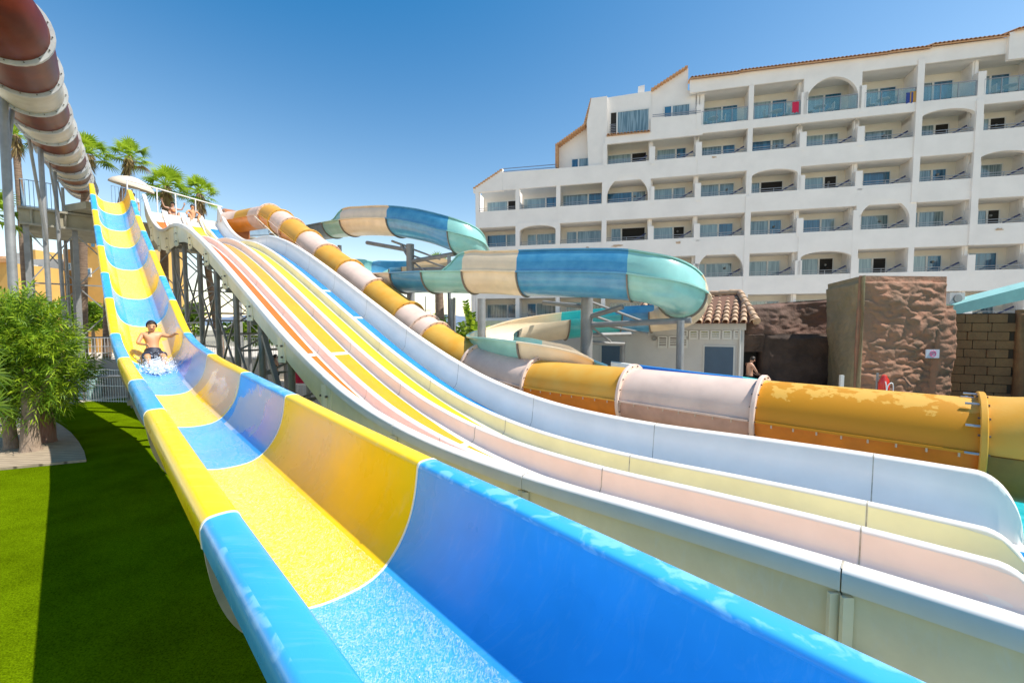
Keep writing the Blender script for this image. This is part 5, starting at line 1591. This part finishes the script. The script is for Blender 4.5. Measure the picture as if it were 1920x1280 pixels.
def strelitzia():
    rnd = random.Random(31); b = at(886, 610, 20.0); b.z = 0
    th = thing('banana_plant', 'tall plant with big upright split leaves between the tube slide and the hotel', 'plant', b)
    mb = MB(); mb.tube([b, b + Vector((0, 0, 2.6))], [.2, .14], 10); mb.build('stem', M_palmbark, th)
    mb = MB()
    for i in range(34):
        a = i * 2.4 + rnd.uniform(-.3, .3); e = rnd.uniform(.1, 1.45) if i < 22 else rnd.uniform(-.7, .1)
        dv = Vector((math.cos(a) * math.cos(e), math.sin(a) * math.cos(e) * .7, math.sin(e)))
        st = b + Vector((0, 0, rnd.uniform(1.4, 2.7))); hub = st + dv * rnd.uniform(.2, .6)
        mb.tube([st, hub], .02, 5, mi=1)
        L_ = rnd.uniform(.9, 1.35)
        for k in range(9):
            p = hub + dv * (L_ * k / 9)
            for sg in (-1, 1):
                sd = dv.cross(Vector((0, 1, 0.2))).normalized() * sg
                add_leaf(mb, p, (dv * .8 + sd * .7), .26, .13, sd.cross(dv), .25, 3 if (e < 0 and rnd.random() < .7) else (0 if rnd.random() < .3 else 1 if rnd.random() < .6 else 2))
    mb.build('leaves', [L_dark, L_mid, L_lite, L_dry], th, smooth=0)
strelitzia()

# ------------------------------------------------------------------ houses at the left
M_ochre = mat('ochre_render', (.58, .34, .095), .9, var=.1, vscale=.5, detail=6)
M_ochre2 = mat('shaded_orange_render', (.46, .22, .06), .9, var=.1, vscale=.5)  # the side wing's shade is painted in as a darker orange
def facade_box(mb, x0, x1, y0, y1, d_, dep=4, nob=False):
    a, b = at(x0, y0, d_), at(x1, y0, d_); zt = a.z; zb = 0 if y1 is None else at(x0, y1, d_).z
    mb.box(((a.x + b.x) / 2, d_ + dep / 2, (zt + zb) / 2), (b.x - a.x, dep, zt - zb))
def houses():
    D = 46
    th = thing('ochre_house', 'ochre yellow house with a round tiled turret and arched windows left of the checkered slide', 'house', (at(190, 610, D).x, D, 0))
    mb = MB(); facade_box(mb, 147, 262, 455, None, D, 6); mb.build('wall', M_ochre, th, smooth=0)
    mb = MB(); facade_box(mb, 118, 147, 467, None, D + .6, 5); mb.build('side_wing', M_ochre2, th, smooth=0)
    mb = MB(); facade_box(mb, -40, 118, 530, None, D + 3, 4); mb.build('low_wing', M_ochre, th, smooth=0)
    c = at(166, 448, D + 1.5); mb = MB()
    mb.tube([Vector((c.x, c.y, at(166, 470, D).z)), Vector((c.x, c.y, at(166, 434, D).z))], 1.35, 24); mb.build('turret', M_ochre, th, smooth=40)
    mb = MB(); mb.tube([Vector((c.x, c.y, at(166, 437, D).z)), Vector((c.x, c.y, at(166, 431, D).z)), Vector((c.x, c.y, at(166, 421, D).z))], [1.6, 1.5, .1], 24); mb.build('turret_roof', M_tile, th)
    def win(x, y, w_, h_, d_, arch=False):
        p = at(x, y, d_); mb = MB(); sc = d_ / 800
        mb.box((p.x, d_ - .03, p.z), ((w_ + 3) * sc, .1, (h_ + 3) * sc)); f = mb.build('window', M_ochre if arch else M_frame, th, smooth=0)
        mb = MB(); mb.box((p.x, d_ - .1, p.z), (w_ * sc, .06, h_ * sc)); mb.build('pane', G_BLUE, f, smooth=0)
    win(161, 457, 6, 12, D, True); win(176, 457, 6, 12, D, True); win(168, 511, 5, 13, D); win(131, 500, 4, 10, D + .6)
    win(225, 480, 7, 14, D)
    th = thing('white_house', 'white flat-roofed house with air conditioning units behind the tall grey posts at the left', 'house', (at(72, 610, D + 2).x, D + 2, 0))
    mb = MB(); facade_box(mb, 28, 118, 486, None, D + 2.2, 4); mb.build('wall', M_render, th, smooth=0)
    mb = MB(); facade_box(mb, 46, 66, 468, 490, D + 3, 3); mb.build('upper_block', M_ochre, th, smooth=0)
    mb = MB(); facade_box(mb, 22, 50, 474, 490, D + 2.4, 3); mb.build('upper_wall', M_render, th, smooth=0)
    for x, y, w_, h_ in ((61, 525, 16, 13), (85, 505, 8, 10), (97, 524, 12, 10)):
        p = at(x, y, D + 2.2); sc = (D + 2.2) / 800; mb = MB(); mb.box((p.x, p.y - .05, p.z), (w_ * sc, .12, h_ * sc)); f = mb.build('window', M_frame, th, smooth=0)
        mb = MB(); mb.box((p.x, p.y - .13, p.z), ((w_ - 3) * sc, .06, (h_ - 3) * sc)); mb.build('pane', G_BLUE, f, smooth=0)
    for q, (x, y, s_) in enumerate(((58, 503, 1.0), (33, 515, .9), (33, 502, .9))):
        p = at(x, y, D + 1.7); mb = MB(); mb.box(p, (s_ * 1.1, .5, s_ * .75)); u = mb.build('cooling_unit', M_louver, th, smooth=0)
        mb = MB(); mb.tube([p + Vector((-.1, -.26, 0)), p + Vector((-.1, -.29, 0))], .28 * s_, 18); mb.build('fan_grille', M_steel, u)
    th = thing('orange_house', 'low orange house with a tiled ridge at the very left edge behind the bush', 'house', (at(-20, 610, 40).x, 40, 0))
    mb = MB(); facade_box(mb, -90, 14, 492, None, 40, 5); mb.build('wall', M_ochre, th, smooth=0)
    mb = MB(); p, q = at(-95, 486, 39.7), at(18, 486, 39.7); mb.tube([p, q], .3, 8); mb.build('roof', M_tile, th)
houses()

# ------------------------------------------------------------------ retaining wall, fences, rails beyond the lawn
M_graywall = mat('grey_render', (.34, .31, .28), .85, var=.12, vscale=1, detail=6)
def fence(label, p, q, h, step, group=None, rails=(.04, .5, .98), m=None, r=.012, z0=0, name='fence'):
    p, q = Vector(p), Vector(q); th = thing(name, label, 'fence', p, group)
    n = max(2, int((q - p).length / step)); m = m or mat('white_wire', (.7, .7, .7), .5)
    mb = MB()
    for f in rails: mb.bar(p + Vector((0, 0, z0 + h * f)), q + Vector((0, 0, z0 + h * f)), r * 2)
    for i in range(n + 1):
        c = p.lerp(q, i / n); mb.bar(c + Vector((0, 0, z0)), c + Vector((0, 0, z0 + h)), r * 1.3)
    mb.build('bars', m, th, smooth=0)
    mb = MB(); mb.tube([p, p + Vector((0, 0, z0 + h + .05))], .035, 8); mb.build('post', M_steel, th)
    mb = MB(); mb.tube([q, q + Vector((0, 0, z0 + h + .05))], .035, 8); mb.build('post', M_steel, th)
    return th
def surroundings():
    a, b = at(112, 610, 17.2), at(262, 610, 17.6)
    mb = MB(); mb.prism([Vector((a.x, a.y, 0)), Vector((b.x, b.y, 0)), Vector((b.x, b.y, 1.5)), Vector((a.x, a.y, 1.5))], Vector((0, .3, 0)))
    o = mb.build('retaining_wall', M_graywall, None, smooth=0, origin=(a.x, a.y, 0)); tag(o, 'grey shaded retaining wall beyond the lawn, left of the checkered slide', 'wall')
    mb = MB(); mb.box((a.x + .9, a.y - .35, .55), (1.5, .5, 1.1)); o = mb.build('cooler_cabinet', mat('glass_cooler', (.30, .46, .44), .15, var=.3, vscale=3), None, origin=(a.x + .9, a.y - .3, 0))
    mb = MB(); mb.box((a.x + .9, a.y - .615, .55), (1.3, .03, .85)); mb.build('glass_front', mat('pale_cooler_glass', (.45, .58, .60), .1), o)
    tag(o, 'low glazed cabinet against the grey wall beside the bush', 'cabinet')
    fence('white barred fence panel standing before the grey retaining wall', at(150, 610, 16.2) - Vector((0, 0, H)), at(234, 610, 15.9) - Vector((0, 0, H)), 1.25, .11)
    fence('mesh railing on top of the grey retaining wall', Vector((a.x, a.y + .15, 0)), Vector((b.x, b.y + .15, 0)), .9, .12, z0=1.5, r=.008, rails=(.05, .3, .6, .98))
    p = at(139, 757, 15.8)
    mb = MB(); mb.tube([(p.x, p.y, 0), (p.x, p.y, 2.3)], .13, 16); mb.tube([(p.x, p.y, 0), (p.x, p.y, .05)], .2, 16)
    o = mb.build('steel_column', M_steel, None, origin=(p.x, p.y, 0)); tag(o, 'single grey steel column standing on the lawn beside the bush', 'column')
    th = thing('pipe_rail', 'long horizontal white and grey pipe rail crossing in front of the retaining wall', 'rail', (at(110, 610, 15).x, 15, 0))
    mb = MB(); mb.tube([at(104, 707, 15.0), at(250, 705, 14.6)], .045, 10); mb.build('pipe', M_steel, th)
    for x in (112, 245):
        c = at(x, 706, 14.9); mb = MB(); mb.tube([(c.x, c.y, 0), c], .04, 8); mb.build('post', M_steel, th)
    # terrace behind: paved bank, pale walls, railings seen between the posts
    for (x0, x1, d_, h_, lab) in ((330, 470, 27, .9, 'low white wall behind the posts, left part of the terrace'), (455, 640, 23, 1.15, 'pale terrace wall behind the woman in the dark bikini')):
        a, b = at(x0, 610, d_), at(x1, 610, d_ - .5)
        mb = MB(); mb.prism([Vector((a.x, a.y, 0)), Vector((b.x, b.y, 0)), Vector((b.x, b.y, h_)), Vector((a.x, a.y, h_))], Vector((0, .3, 0)))
        o = mb.build('terrace_wall', mat('sunny_cream_render', (.58, .53, .45), .85, var=.08), None, smooth=0, origin=(a.x, a.y, 0)); tag(o, lab, 'wall')
    fence('white railing on the left terrace wall behind the steel posts', at(330, 610, 27.2) - Vector((0, 0, H)), at(455, 610, 26.8) - Vector((0, 0, H)), 1.0, .16, z0=.9)
    fence('cream railing running behind the bikini woman under the lanes', at(455, 610, 23.2) - Vector((0, 0, H)), at(640, 610, 22.7) - Vector((0, 0, H)), 1.1, .13, z0=1.15)
    fence('white wire fence under the low end of the white lanes', at(540, 610, 17.2) - Vector((0, 0, H)), at(640, 610, 15.8) - Vector((0, 0, H)), 1.15, .09)
    # red towel over the fence and a white sun lounger
    c = at(563, 704, 16.6)
    mb = MB(); rows = []
    for i in range(9):
        x = c.x - .2 + .4 * i / 8; rows.append([Vector((x, c.y - .03 + .015 * math.sin(i * 2), z)) for z in (c.z - .3, c.z, c.z + .2)] + [Vector((x, c.y + .04, c.z - .15))])
    mb.loft(rows, False, False); o = mb.build('towel', mat('crimson_towel', (.55, .02, .07), .9), None, smooth=30, origin=c); tag(o, 'crimson towel hanging on the wire fence under the lanes', 'towel')
    b = at(578, 733, 18.5); b.z = 0
    th = thing('sun_lounger', 'white sun lounger behind the wire fence under the lanes', 'sun lounger', b)
    mb = MB(); mb.box(b + Vector((0, 0, .35)), (1.3, .6, .06)); mb.build('seat', M_white, th)
    mb = MB(); mb.bar(b + Vector((.65, 0, .35)), b + Vector((1.2, 0, .8)), .6, .05); mb.build('backrest', M_white, th)
    for x in (-.6, .6):
        for y in (-.25, .25): mb = MB(); mb.bar(b + Vector((x, y, 0)), b + Vector((x, y, .33)), .05); mb.build('leg', M_white, th)
    # two-metre thin street lamp far behind, by the dark palm
    p = at(798, 610, 40); mb = MB(); mb.tube([(p.x, p.y, 0), (p.x, p.y, 5.6)], .05, 8); mb.tube([(p.x - .5, p.y, 4.3), (p.x + .5, p.y, 4.3)], .04, 6)
    o = mb.build('lamp_post', M_steel_dk, None, origin=(p.x, p.y, 0)); tag(o, 'thin dark pole with a short crossbar far behind the tube slide', 'lamp post')
surroundings()

# ------------------------------------------------------------------ people
SKIN = mat('sunlit_skin', (.62, .30, .14), .5, var=.05)
SKIN2 = mat('fair_skin', (.52, .29, .19), .5, var=.05)
def skin_body(name, joints, edges, rad, parent, m, sub=2, root='pelvis'):
    names = list(joints); base = WORLD[parent.name]
    me = bpy.data.meshes.new(name); me.from_pydata([tuple(joints[n] - base) for n in names], [(names.index(a), names.index(b)) for a, b in edges], [])
    me.skin_vertices.new() if hasattr(me.skin_vertices, 'new') else None
    o = bpy.data.objects.new(name, me); COL.objects.link(o); WORLD[o.name] = base.copy()
    o.parent = parent
    md = o.modifiers.new('skin', 'SKIN'); md.use_smooth_shade = True
    if not me.skin_vertices:
        pass
    sv = me.skin_vertices[0].data
    for i, n in enumerate(names):
        r = rad[n] if n in rad else .04
        sv[i].radius = (r, r) if not isinstance(r, tuple) else r
        sv[i].use_root = (n == root)
    s_ = o.modifiers.new('sub', 'SUBSURF'); s_.levels = sub; s_.render_levels = sub
    me.materials.append(m)
    return o
def person(label, base, J, scale, xax, yax, skin, hair=(.02, .012, .008), clothes=(), long_hair=False, face=True, group=None):
    """J: joint positions in metres: x across, y towards the way the person faces, z up"""
    base = Vector(base); th = thing('person', label, 'person', base, group)
    def W(v): return base + (xax * v[0] + yax * v[1] + Vector((0, 0, v[2]))) * scale
    full = dict(J)
    rad = {'pelvis': .125, 'waist': .105, 'chest': .125, 'upchest': .105, 'neck': .05, 'jaw': .062, 'head': .088, 'crown': .062}
    edges = [('pelvis', 'waist'), ('waist', 'chest'), ('chest', 'upchest'), ('upchest', 'neck'), ('neck', 'jaw'), ('jaw', 'head'), ('head', 'crown')]
    for s in ('l', 'r'):
        edges += [('upchest', s + 'sho'), (s + 'sho', s + 'elb'), (s + 'elb', s + 'wri'), (s + 'wri', s + 'pal'), ('pelvis', s + 'hip'), (s + 'hip', s + 'kne'), (s + 'kne', s + 'ank'), (s + 'ank', s + 'toe')]
        rad.update({s + 'sho': .055, s + 'elb': .036, s + 'wri': .024, s + 'pal': .03, s + 'hip': .085, s + 'kne': .055, s + 'ank': .034, s + 'toe': .026})
        wv, pv = Vector(full[s + 'wri']), Vector(full[s + 'pal']); dv = (pv - wv).normalized()
        sd = dv.cross(Vector((0, 1, 0)));
        if sd.length < .2: sd = dv.cross(Vector((0, 0, 1)))
        sd.normalize(); nn = sd.cross(dv)
        for k, ln in enumerate((.055, .066, .062, .05)):
            a = pv + sd * (-.027 + .018 * k) + dv * .025; b = a + dv * ln + nn * .02
            full[s + 'f%da' % k] = a; full[s + 'f%db' % k] = b
            edges += [(s + 'pal', s + 'f%da' % k), (s + 'f%da' % k, s + 'f%db' % k)]
            rad[s + 'f%da' % k] = .0095; rad[s + 'f%db' % k] = .008
        a = wv.lerp(pv, .6) - sd * .03; b = a - sd * .035 + dv * .035
        full[s + 'ta'] = a; full[s + 'tb'] = b; edges += [(s + 'pal', s + 'ta'), (s + 'ta', s + 'tb')]; rad[s + 'ta'] = .012; rad[s + 'tb'] = .009
    joints = {k: W(Vector(v)) for k, v in full.items()}
    R_ = {k: v * scale for k, v in rad.items()}
    me_ok = skin_body('body', joints, edges, R_, th, skin)
    hd_ = Vector(J['head']); jw = Vector(J['jaw']); cr = Vector(J['crown'])
    upv = (cr - jw).normalized()
    fw = Vector((0, 1, 0)); fw = (fw - upv * fw.dot(upv)).normalized(); rt = fw.cross(upv)
    # hair: cap over the back and top of the skull
    mb = MB(); rows = []
    for j in range(9):
        el = math.pi / 2 - j * (math.pi * .62) / 8; row = []
        for i in range(18):
            a = 2 * math.pi * i / 18
            fr = math.sin(a)      # +1 at the front
            e2 = el if fr < .2 else max(el, R(28) + .1 * math.sin(i * 5))
            v = rt * math.cos(a) * math.cos(e2) * .094 + fw * fr * math.cos(e2) * .104 + upv * math.sin(e2) * .112
            row.append(W(hd_ + upv * .008 + v * (1.0 + .03 * math.sin(i * 7 + j * 3))))
        rows.append(row)
    mb.loft(rows, True, False)
    if long_hair: mb.tube([W(hd_ - fw * .07 + upv * .02), W(hd_ - fw * .12 - upv * .12), W(hd_ - fw * .12 - upv * .3)], [.06 * scale, .06 * scale, .02 * scale], 8)
    mb.build('hair', mat('hair_%d' % int(hair[0] * 1000), hair, .6), th, smooth=60)
    if face:
        mb = MB()
        for sg in (-1, 1): mb.ball(W(hd_ + rt * .033 * sg + fw * .086 + upv * .0), .012 * scale, 8, 6)
        mb.build('eyes', mat('eye_dark', (.02, .012, .01), .3), th)
        mb = MB(); mb.loft([[W(hd_ + fw * .088 + upv * .0 + rt * x) for x in (-.008, .008)] + [W(hd_ + fw * .085 + upv * .0)], [W(hd_ + fw * .112 - upv * .035 + rt * x) for x in (-.014, .014)] + [W(hd_ + fw * .08 - upv * .042)]], True, True); mb.build('nose', skin, th)
        mb = MB(); mb.ball(W(jw.lerp(hd_, .25) + fw * .073), .024 * scale, 10, 6, (1.2, .5, .5)); mb.build('mouth', mat('lips', (.40, .10, .08), .4), th)
    for sg in (-1, 1):
        pass
    for nm, m, ch, rr in clothes:
        js = {}; rs = {}; ed = []
        for q, (a, b, f) in enumerate(ch):
            ka, kb = a, b + '_%d' % q
            js[ka] = joints[a]; js[kb] = joints[a].lerp(joints[b], f)
            rs[ka] = (rad[a] + rr) * scale; rs[kb] = (rad[a] * (1 - f) + rad[b] * f + rr) * scale; ed.append((ka, kb))
        skin_body(nm, js, ed, rs, th, m, 2, root=ch[0][0])
    return th
def hgt(k): return k
STAND = dict(pelvis=(0, 0, .92), waist=(0, 0, 1.08), chest=(0, 0, 1.24), upchest=(0, 0, 1.37), neck=(0, 0, 1.46), jaw=(0, .015, 1.52), head=(0, .01, 1.59), crown=(0, 0, 1.65),
             lsho=(-.17, 0, 1.39), lelb=(-.23, -.02, 1.12), lwri=(-.22, .08, .90), lpal=(-.22, .11, .83), rsho=(.17, 0, 1.39), relb=(.23, -.02, 1.12), rwri=(.22, .08, .90), rpal=(.22, .11, .83),
             lhip=(-.09, 0, .86), lkne=(-.10, .02, .48), lank=(-.10, -.02, .08), ltoe=(-.11, .12, .03), rhip=(.09, 0, .86), rkne=(.10, .02, .48), rank=(.10, -.02, .08), rtoe=(.11, .12, .03))
def people():
    navy = mat('dark_navy_shorts', (.02, .025, .045), .6)
    # the boy on the half-pipe slide
    t = 14.9; b = TN(t, 1.27, nz(t) - .84)
    YB = -UN - Vector((0, 0, (nz(t) - nz(t - 1.2)) / 1.2 * .95))
    J = dict(pelvis=(0, 0, .13), waist=(0, -.05, .27), chest=(0, -.10, .41), upchest=(0, -.12, .51), neck=(0, -.11, .59), jaw=(0, -.07, .645), head=(0, -.07, .72), crown=(0, -.09, .785),
             lsho=(-.155, -.11, .53), lelb=(-.24, .0, .38), lwri=(-.13, .20, .40), lpal=(-.11, .26, .41), rsho=(.155, -.11, .53), relb=(.30, -.02, .50), rwri=(.35, .18, .60), rpal=(.36, .24, .63),
             lhip=(-.085, .05, .11), lkne=(-.13, .40, .21), lank=(-.11, .74, .07), ltoe=(-.13, .80, .19), rhip=(.085, .05, .11), rkne=(.13, .40, .21), rank=(.11, .74, .07), rtoe=(.13, .80, .19))
    person('laughing boy in dark swim shorts sliding down the checkered half-pipe with both arms out', b, J, 1.15, VN, YB, SKIN,
           clothes=(('swim_shorts', navy, (('pelvis', 'waist', .35), ('pelvis', 'lhip', 1), ('lhip', 'lkne', .6), ('pelvis', 'rhip', 1), ('rhip', 'rkne', .6)), .022),) if False else ())
    P = bpy.data.objects['person']
    mb = MB(); W = lambda v: b + (VN * v[0] + YB * v[1] + Vector((0, 0, v[2]))) * 1.15
    mb.tube([W((0, -.035, .235)), W((0, -.01, .18)), W((0, .02, .12))], [.135 * 1.15, .155 * 1.15, .15 * 1.15], 16)
    for sg in (-1, 1): mb.tube([W((.075 * sg, .03, .115)), W((.10 * sg, .18, .155)), W((.115 * sg, .30, .19))], [.12 * 1.15, .105 * 1.15, .092 * 1.15], 14)
    mb.build('swim_shorts', navy, P, smooth=60)
    # splash at his feet
    rnd = random.Random(4); mb = MB(); f = W((0, .78, .05))
    for i in range(2600):
        r = abs(rnd.gauss(0, .14)); a = rnd.random() * 6.283
        p = f + VN * (math.cos(a) * r * 1.5) + YB * (rnd.gauss(.02, .20)) + Vector((0, 0, abs(rnd.gauss(0, .08)) * (1.4 if r < .2 else .8)))
        mb.ball(p, rnd.uniform(.003, .010) if r < .3 else rnd.uniform(.003, .006), 5, 3)
    for i in range(240):
        p = f + VN * rnd.gauss(0, .11) + YB * rnd.gauss(.03, .12) + Vector((0, 0, abs(rnd.gauss(0, .07)) - .02))
        mb.ball(p, rnd.uniform(.010, .030), 8, 6, (1.2, 1, .8))
    o = mb.build('water_splash', mat('foam', (.95, .95, .95), .7), None, smooth=60, origin=f); tag(o, 'white splash of water around the boy\'s feet on the slide', 'water splash', kind='stuff')
    # woman in a dark bikini under the lanes, seen from the back
    p = at(514, 610, 17.7); p.z = 0
    J = dict(STAND); J.update(lelb=(-.20, .06, 1.15), lwri=(-.10, .24, 1.25), lpal=(-.08, .3, 1.28), relb=(.20, .08, 1.16), rwri=(.12, .26, 1.30), rpal=(.10, .31, 1.34), lkne=(-.10, .10, .48), rkne=(.10, -.06, .48), rank=(.1, -.2, .1), rtoe=(.1, -.08, .03))
    yx = Vector((.75, .66, 0)); xx = Vector((.66, -.75, 0))
    th = person('dark haired woman in a black bikini walking on the terrace behind the checkered slide', p, J, 1.0, xx, yx, SKIN2, long_hair=True)
    W2 = lambda v: p + xx * v[0] + yx * v[1] + Vector((0, 0, v[2]))
    blk = mat('black_swimwear', (.015, .015, .02), .5)
    mb = MB(); mb.tube([W2((0, 0, .98)), W2((0, 0, .90)), W2((0, 0, .80))], [.150, .165, .13], 14); mb.build('bikini_bottom', blk, th, smooth=60)
    mb = MB(); mb.tube([W2((0, 0, 1.22)), W2((0, 0, 1.27))], [.145, .145], 14); mb.build('bikini_top', blk, th, smooth=60)
    # attendant on the tower
    p = at(261, 610, 23.6); p.z = 5.45 + H
    th = person('attendant in a white shirt and red shorts standing under the parasol on the tower', p, STAND, 1.02, Vector((-.7, -.7, 0)), Vector((.7, -.7, 0)), SKIN)
    W3 = lambda v: p + (Vector((-.7, -.7, 0)) * v[0] + Vector((.7, -.7, 0)) * v[1] + Vector((0, 0, v[2]))) * 1.02
    mb = MB(); mb.tube([W3((0, 0, .92)), W3((0, 0, 1.1)), W3((0, 0, 1.28)), W3((0, 0, 1.42))], [.165, .155, .175, .12], 14)
    for sg in (-1, 1): mb.tube([W3((.15 * sg, 0, 1.40)), W3((.21 * sg, -.01, 1.22))], [.075, .065], 10)
    mb.build('shirt', mat('white_shirt', (.72, .70, .68), .8), th, smooth=60)
    mb = MB(); mb.tube([W3((0, 0, .98)), W3((0, 0, .80))], [.165, .16], 14)
    for sg in (-1, 1): mb.tube([W3((.09 * sg, 0, .88)), W3((.10 * sg, .01, .56))], [.11, .10], 10)
    mb.build('shorts', mat('red_shorts', (.50, .03, .04), .8), th, smooth=60)
    # two riders sitting ready at the top of the lanes
    SIT = dict(pelvis=(0, 0, .14), waist=(0, -.02, .30), chest=(0, -.03, .46), upchest=(0, -.03, .58), neck=(0, -.02, .67), jaw=(0, .0, .73), head=(0, 0, .80), crown=(0, -.01, .86),
               lsho=(-.17, -.03, .60), lelb=(-.34, .02, .62), lwri=(-.42, .06, .86), lpal=(-.43, .06, .93), rsho=(.17, -.03, .60), relb=(.36, .02, .60), rwri=(.45, .06, .82), rpal=(.46, .06, .89),
               lhip=(-.10, .04, .12), lkne=(-.20, .30, .38), lank=(-.12, .52, .08), ltoe=(-.12, .62, .12), rhip=(.10, .04, .12), rkne=(.20, .30, .38), rank=(.12, .52, .08), rtoe=(.12, .62, .12))
    for (x, y, d_, lab, m, sw, nm, arms, sc) in ((325, 414, 24.3, 'woman in an orange patterned bikini holding the bar at the top of the lanes', SKIN2, (.80, .28, .10), 'bikini_top', True, 1.12),
                                     (362, 419, 24.6, 'man in grey trunks sitting with knees up at the top of the yellow lane', SKIN, (.10, .15, .18), 'trunks', False, 1.15)):
        p = at(x, y, d_); J = dict(SIT)
        if not arms: J.update(lelb=(-.28, .1, .44), lwri=(-.24, .28, .36), lpal=(-.24, .33, .34), relb=(.28, .1, .44), rwri=(.24, .28, .36), rpal=(.24, .33, .34))
        yx, xx = -UM, VM
        th = person(lab, p, J, sc, xx, yx, m, long_hair=arms, hair=(.05, .02, .01) if arms else (.04, .02, .012))
        W4 = lambda v: p + (xx * v[0] + yx * v[1] + Vector((0, 0, v[2]))) * sc
        mt = mat(nm + '_cloth', sw, .7)
        mb = MB(); mb.tube([W4((0, 0, .05)), W4((0, .0, .13)), W4((0, -.01, .22))], [.14 * sc, .165 * sc, .145 * sc], 14)
        if arms: mb.tube([W4((0, -.02, .44)), W4((0, -.02, .53))], [.15 * sc, .145 * sc], 14)
        else:
            for sg in (-1, 1): mb.tube([W4((.1 * sg, .05, .13)), W4((.16 * sg, .2, .29))], [.115 * sc, .09 * sc], 10)
        mb.build('swimwear', mt, th, smooth=60)
    # man working at the hatch
    p = at(1408, 610, 15.05); p.z = .15
    J = dict(STAND); J.update(lelb=(-.24, .15, 1.12), lwri=(-.15, .34, 1.02), lpal=(-.14, .40, 1.0), relb=(.24, .15, 1.12), rwri=(.15, .34, 1.02), rpal=(.14, .40, 1.0), neck=(0, .05, 1.46), jaw=(0, .09, 1.51), head=(0, .11, 1.58), crown=(0, .11, 1.64))
    th = person('shirtless man leaning at the dark hatch counter in the rock wall', p, J, .98, Vector((0, -1, 0)), Vector((1, .1, 0)), SKIN2)
    mb = MB(); mb.tube([p + Vector((0, 0, .98)), p + Vector((0, 0, .6))], [.16, .17], 14); mb.build('shorts', blk, th)
people()

# ------------------------------------------------------------------ belongings on the hotel's top balconies
def balcony_things():
    def hp(x, y, o=-.25):
        d_ = hd(x); return HP(hs(x), o, (HZ - y) / F_PX * d_)
    for x, y, c, nm, lab in ((1476, 214, (.55, .03, .14), 'crimson', 'crimson towel on the top floor balcony rail, left of the big arch'), (1690, 196, (.45, .25, .06), 'ochre', 'ochre beach towel on the top floor balcony right of the big arch'), (1683, 198, (.03, .06, .25), 'navy', 'navy beach towel beside the ochre one on the top floor balcony')):
        p = hp(x, y, .0); mb = MB(); rows = []
        for i in range(7):
            q = p + HA * (-.22 + .44 * i / 6) + HN * (.02 + .02 * math.sin(i * 1.9)); rows.append([q + Vector((0, 0, .33)) - HN * .06, q + Vector((0, 0, .38)), q + Vector((0, 0, .1 + .03 * math.sin(i))), q + Vector((0, 0, -.38 + .05 * math.sin(i * 2)))])
        mb.loft(rows, False, False)
        tag(mb.build('towel', mat(nm + '_towel', c, .9), None, smooth=40, origin=p), lab, 'towel')
    for q, (x, y, lab) in enumerate(((1448, 222, 'round white table on the top floor balcony left of the big arch'), (1528, 212, 'round white table under the big top floor arch'), (1645, 207, 'round white table on the top floor balcony right of the big arch'), (1330, 240, 'round white table on the leftmost top floor glazed balcony'), (1880, 182, 'round white table on the rightmost top floor balcony'))):
        p = hp(x, y, -.7); p.z = bt(5) + .62 + H
        th = thing('balcony_table', lab, 'table', p, 'round tables on the top floor balconies')
        mb = MB(); mb.tube([p + Vector((0, 0, .70)), p + Vector((0, 0, .73))], .38, 18); mb.build('tabletop', M_louver, th)
        mb = MB(); mb.tube([p, p + Vector((0, 0, .7))], .035, 8); mb.build('leg', M_louver, th)
        for k in (-1, 1):
            c = p + HA * .65 * k
            t2 = thing('balcony_chair', 'white chair ' + ('left' if k < 0 else 'right') + ' of the ' + lab.replace('round white ', ''), 'chair', c, 'white chairs on the top floor balconies')
            mb = MB(); mb.box(c + Vector((0, 0, .43)), (.42, .42, .04), rz=HRZ); mb.build('seat', M_louver, t2)
            mb = MB(); mb.box(c + HA * .2 * k + Vector((0, 0, .66)), (.04, .42, .46), rz=HRZ); mb.build('backrest', M_louver, t2)
            for a_ in (-.18, .18):
                for b_ in (-.18, .18):
                    mb = MB(); mb.tube([c + HA * a_ + HN * b_, c + HA * a_ + HN * b_ + Vector((0, 0, .42))], .015, 6); mb.build('leg', M_louver, t2)
balcony_things()
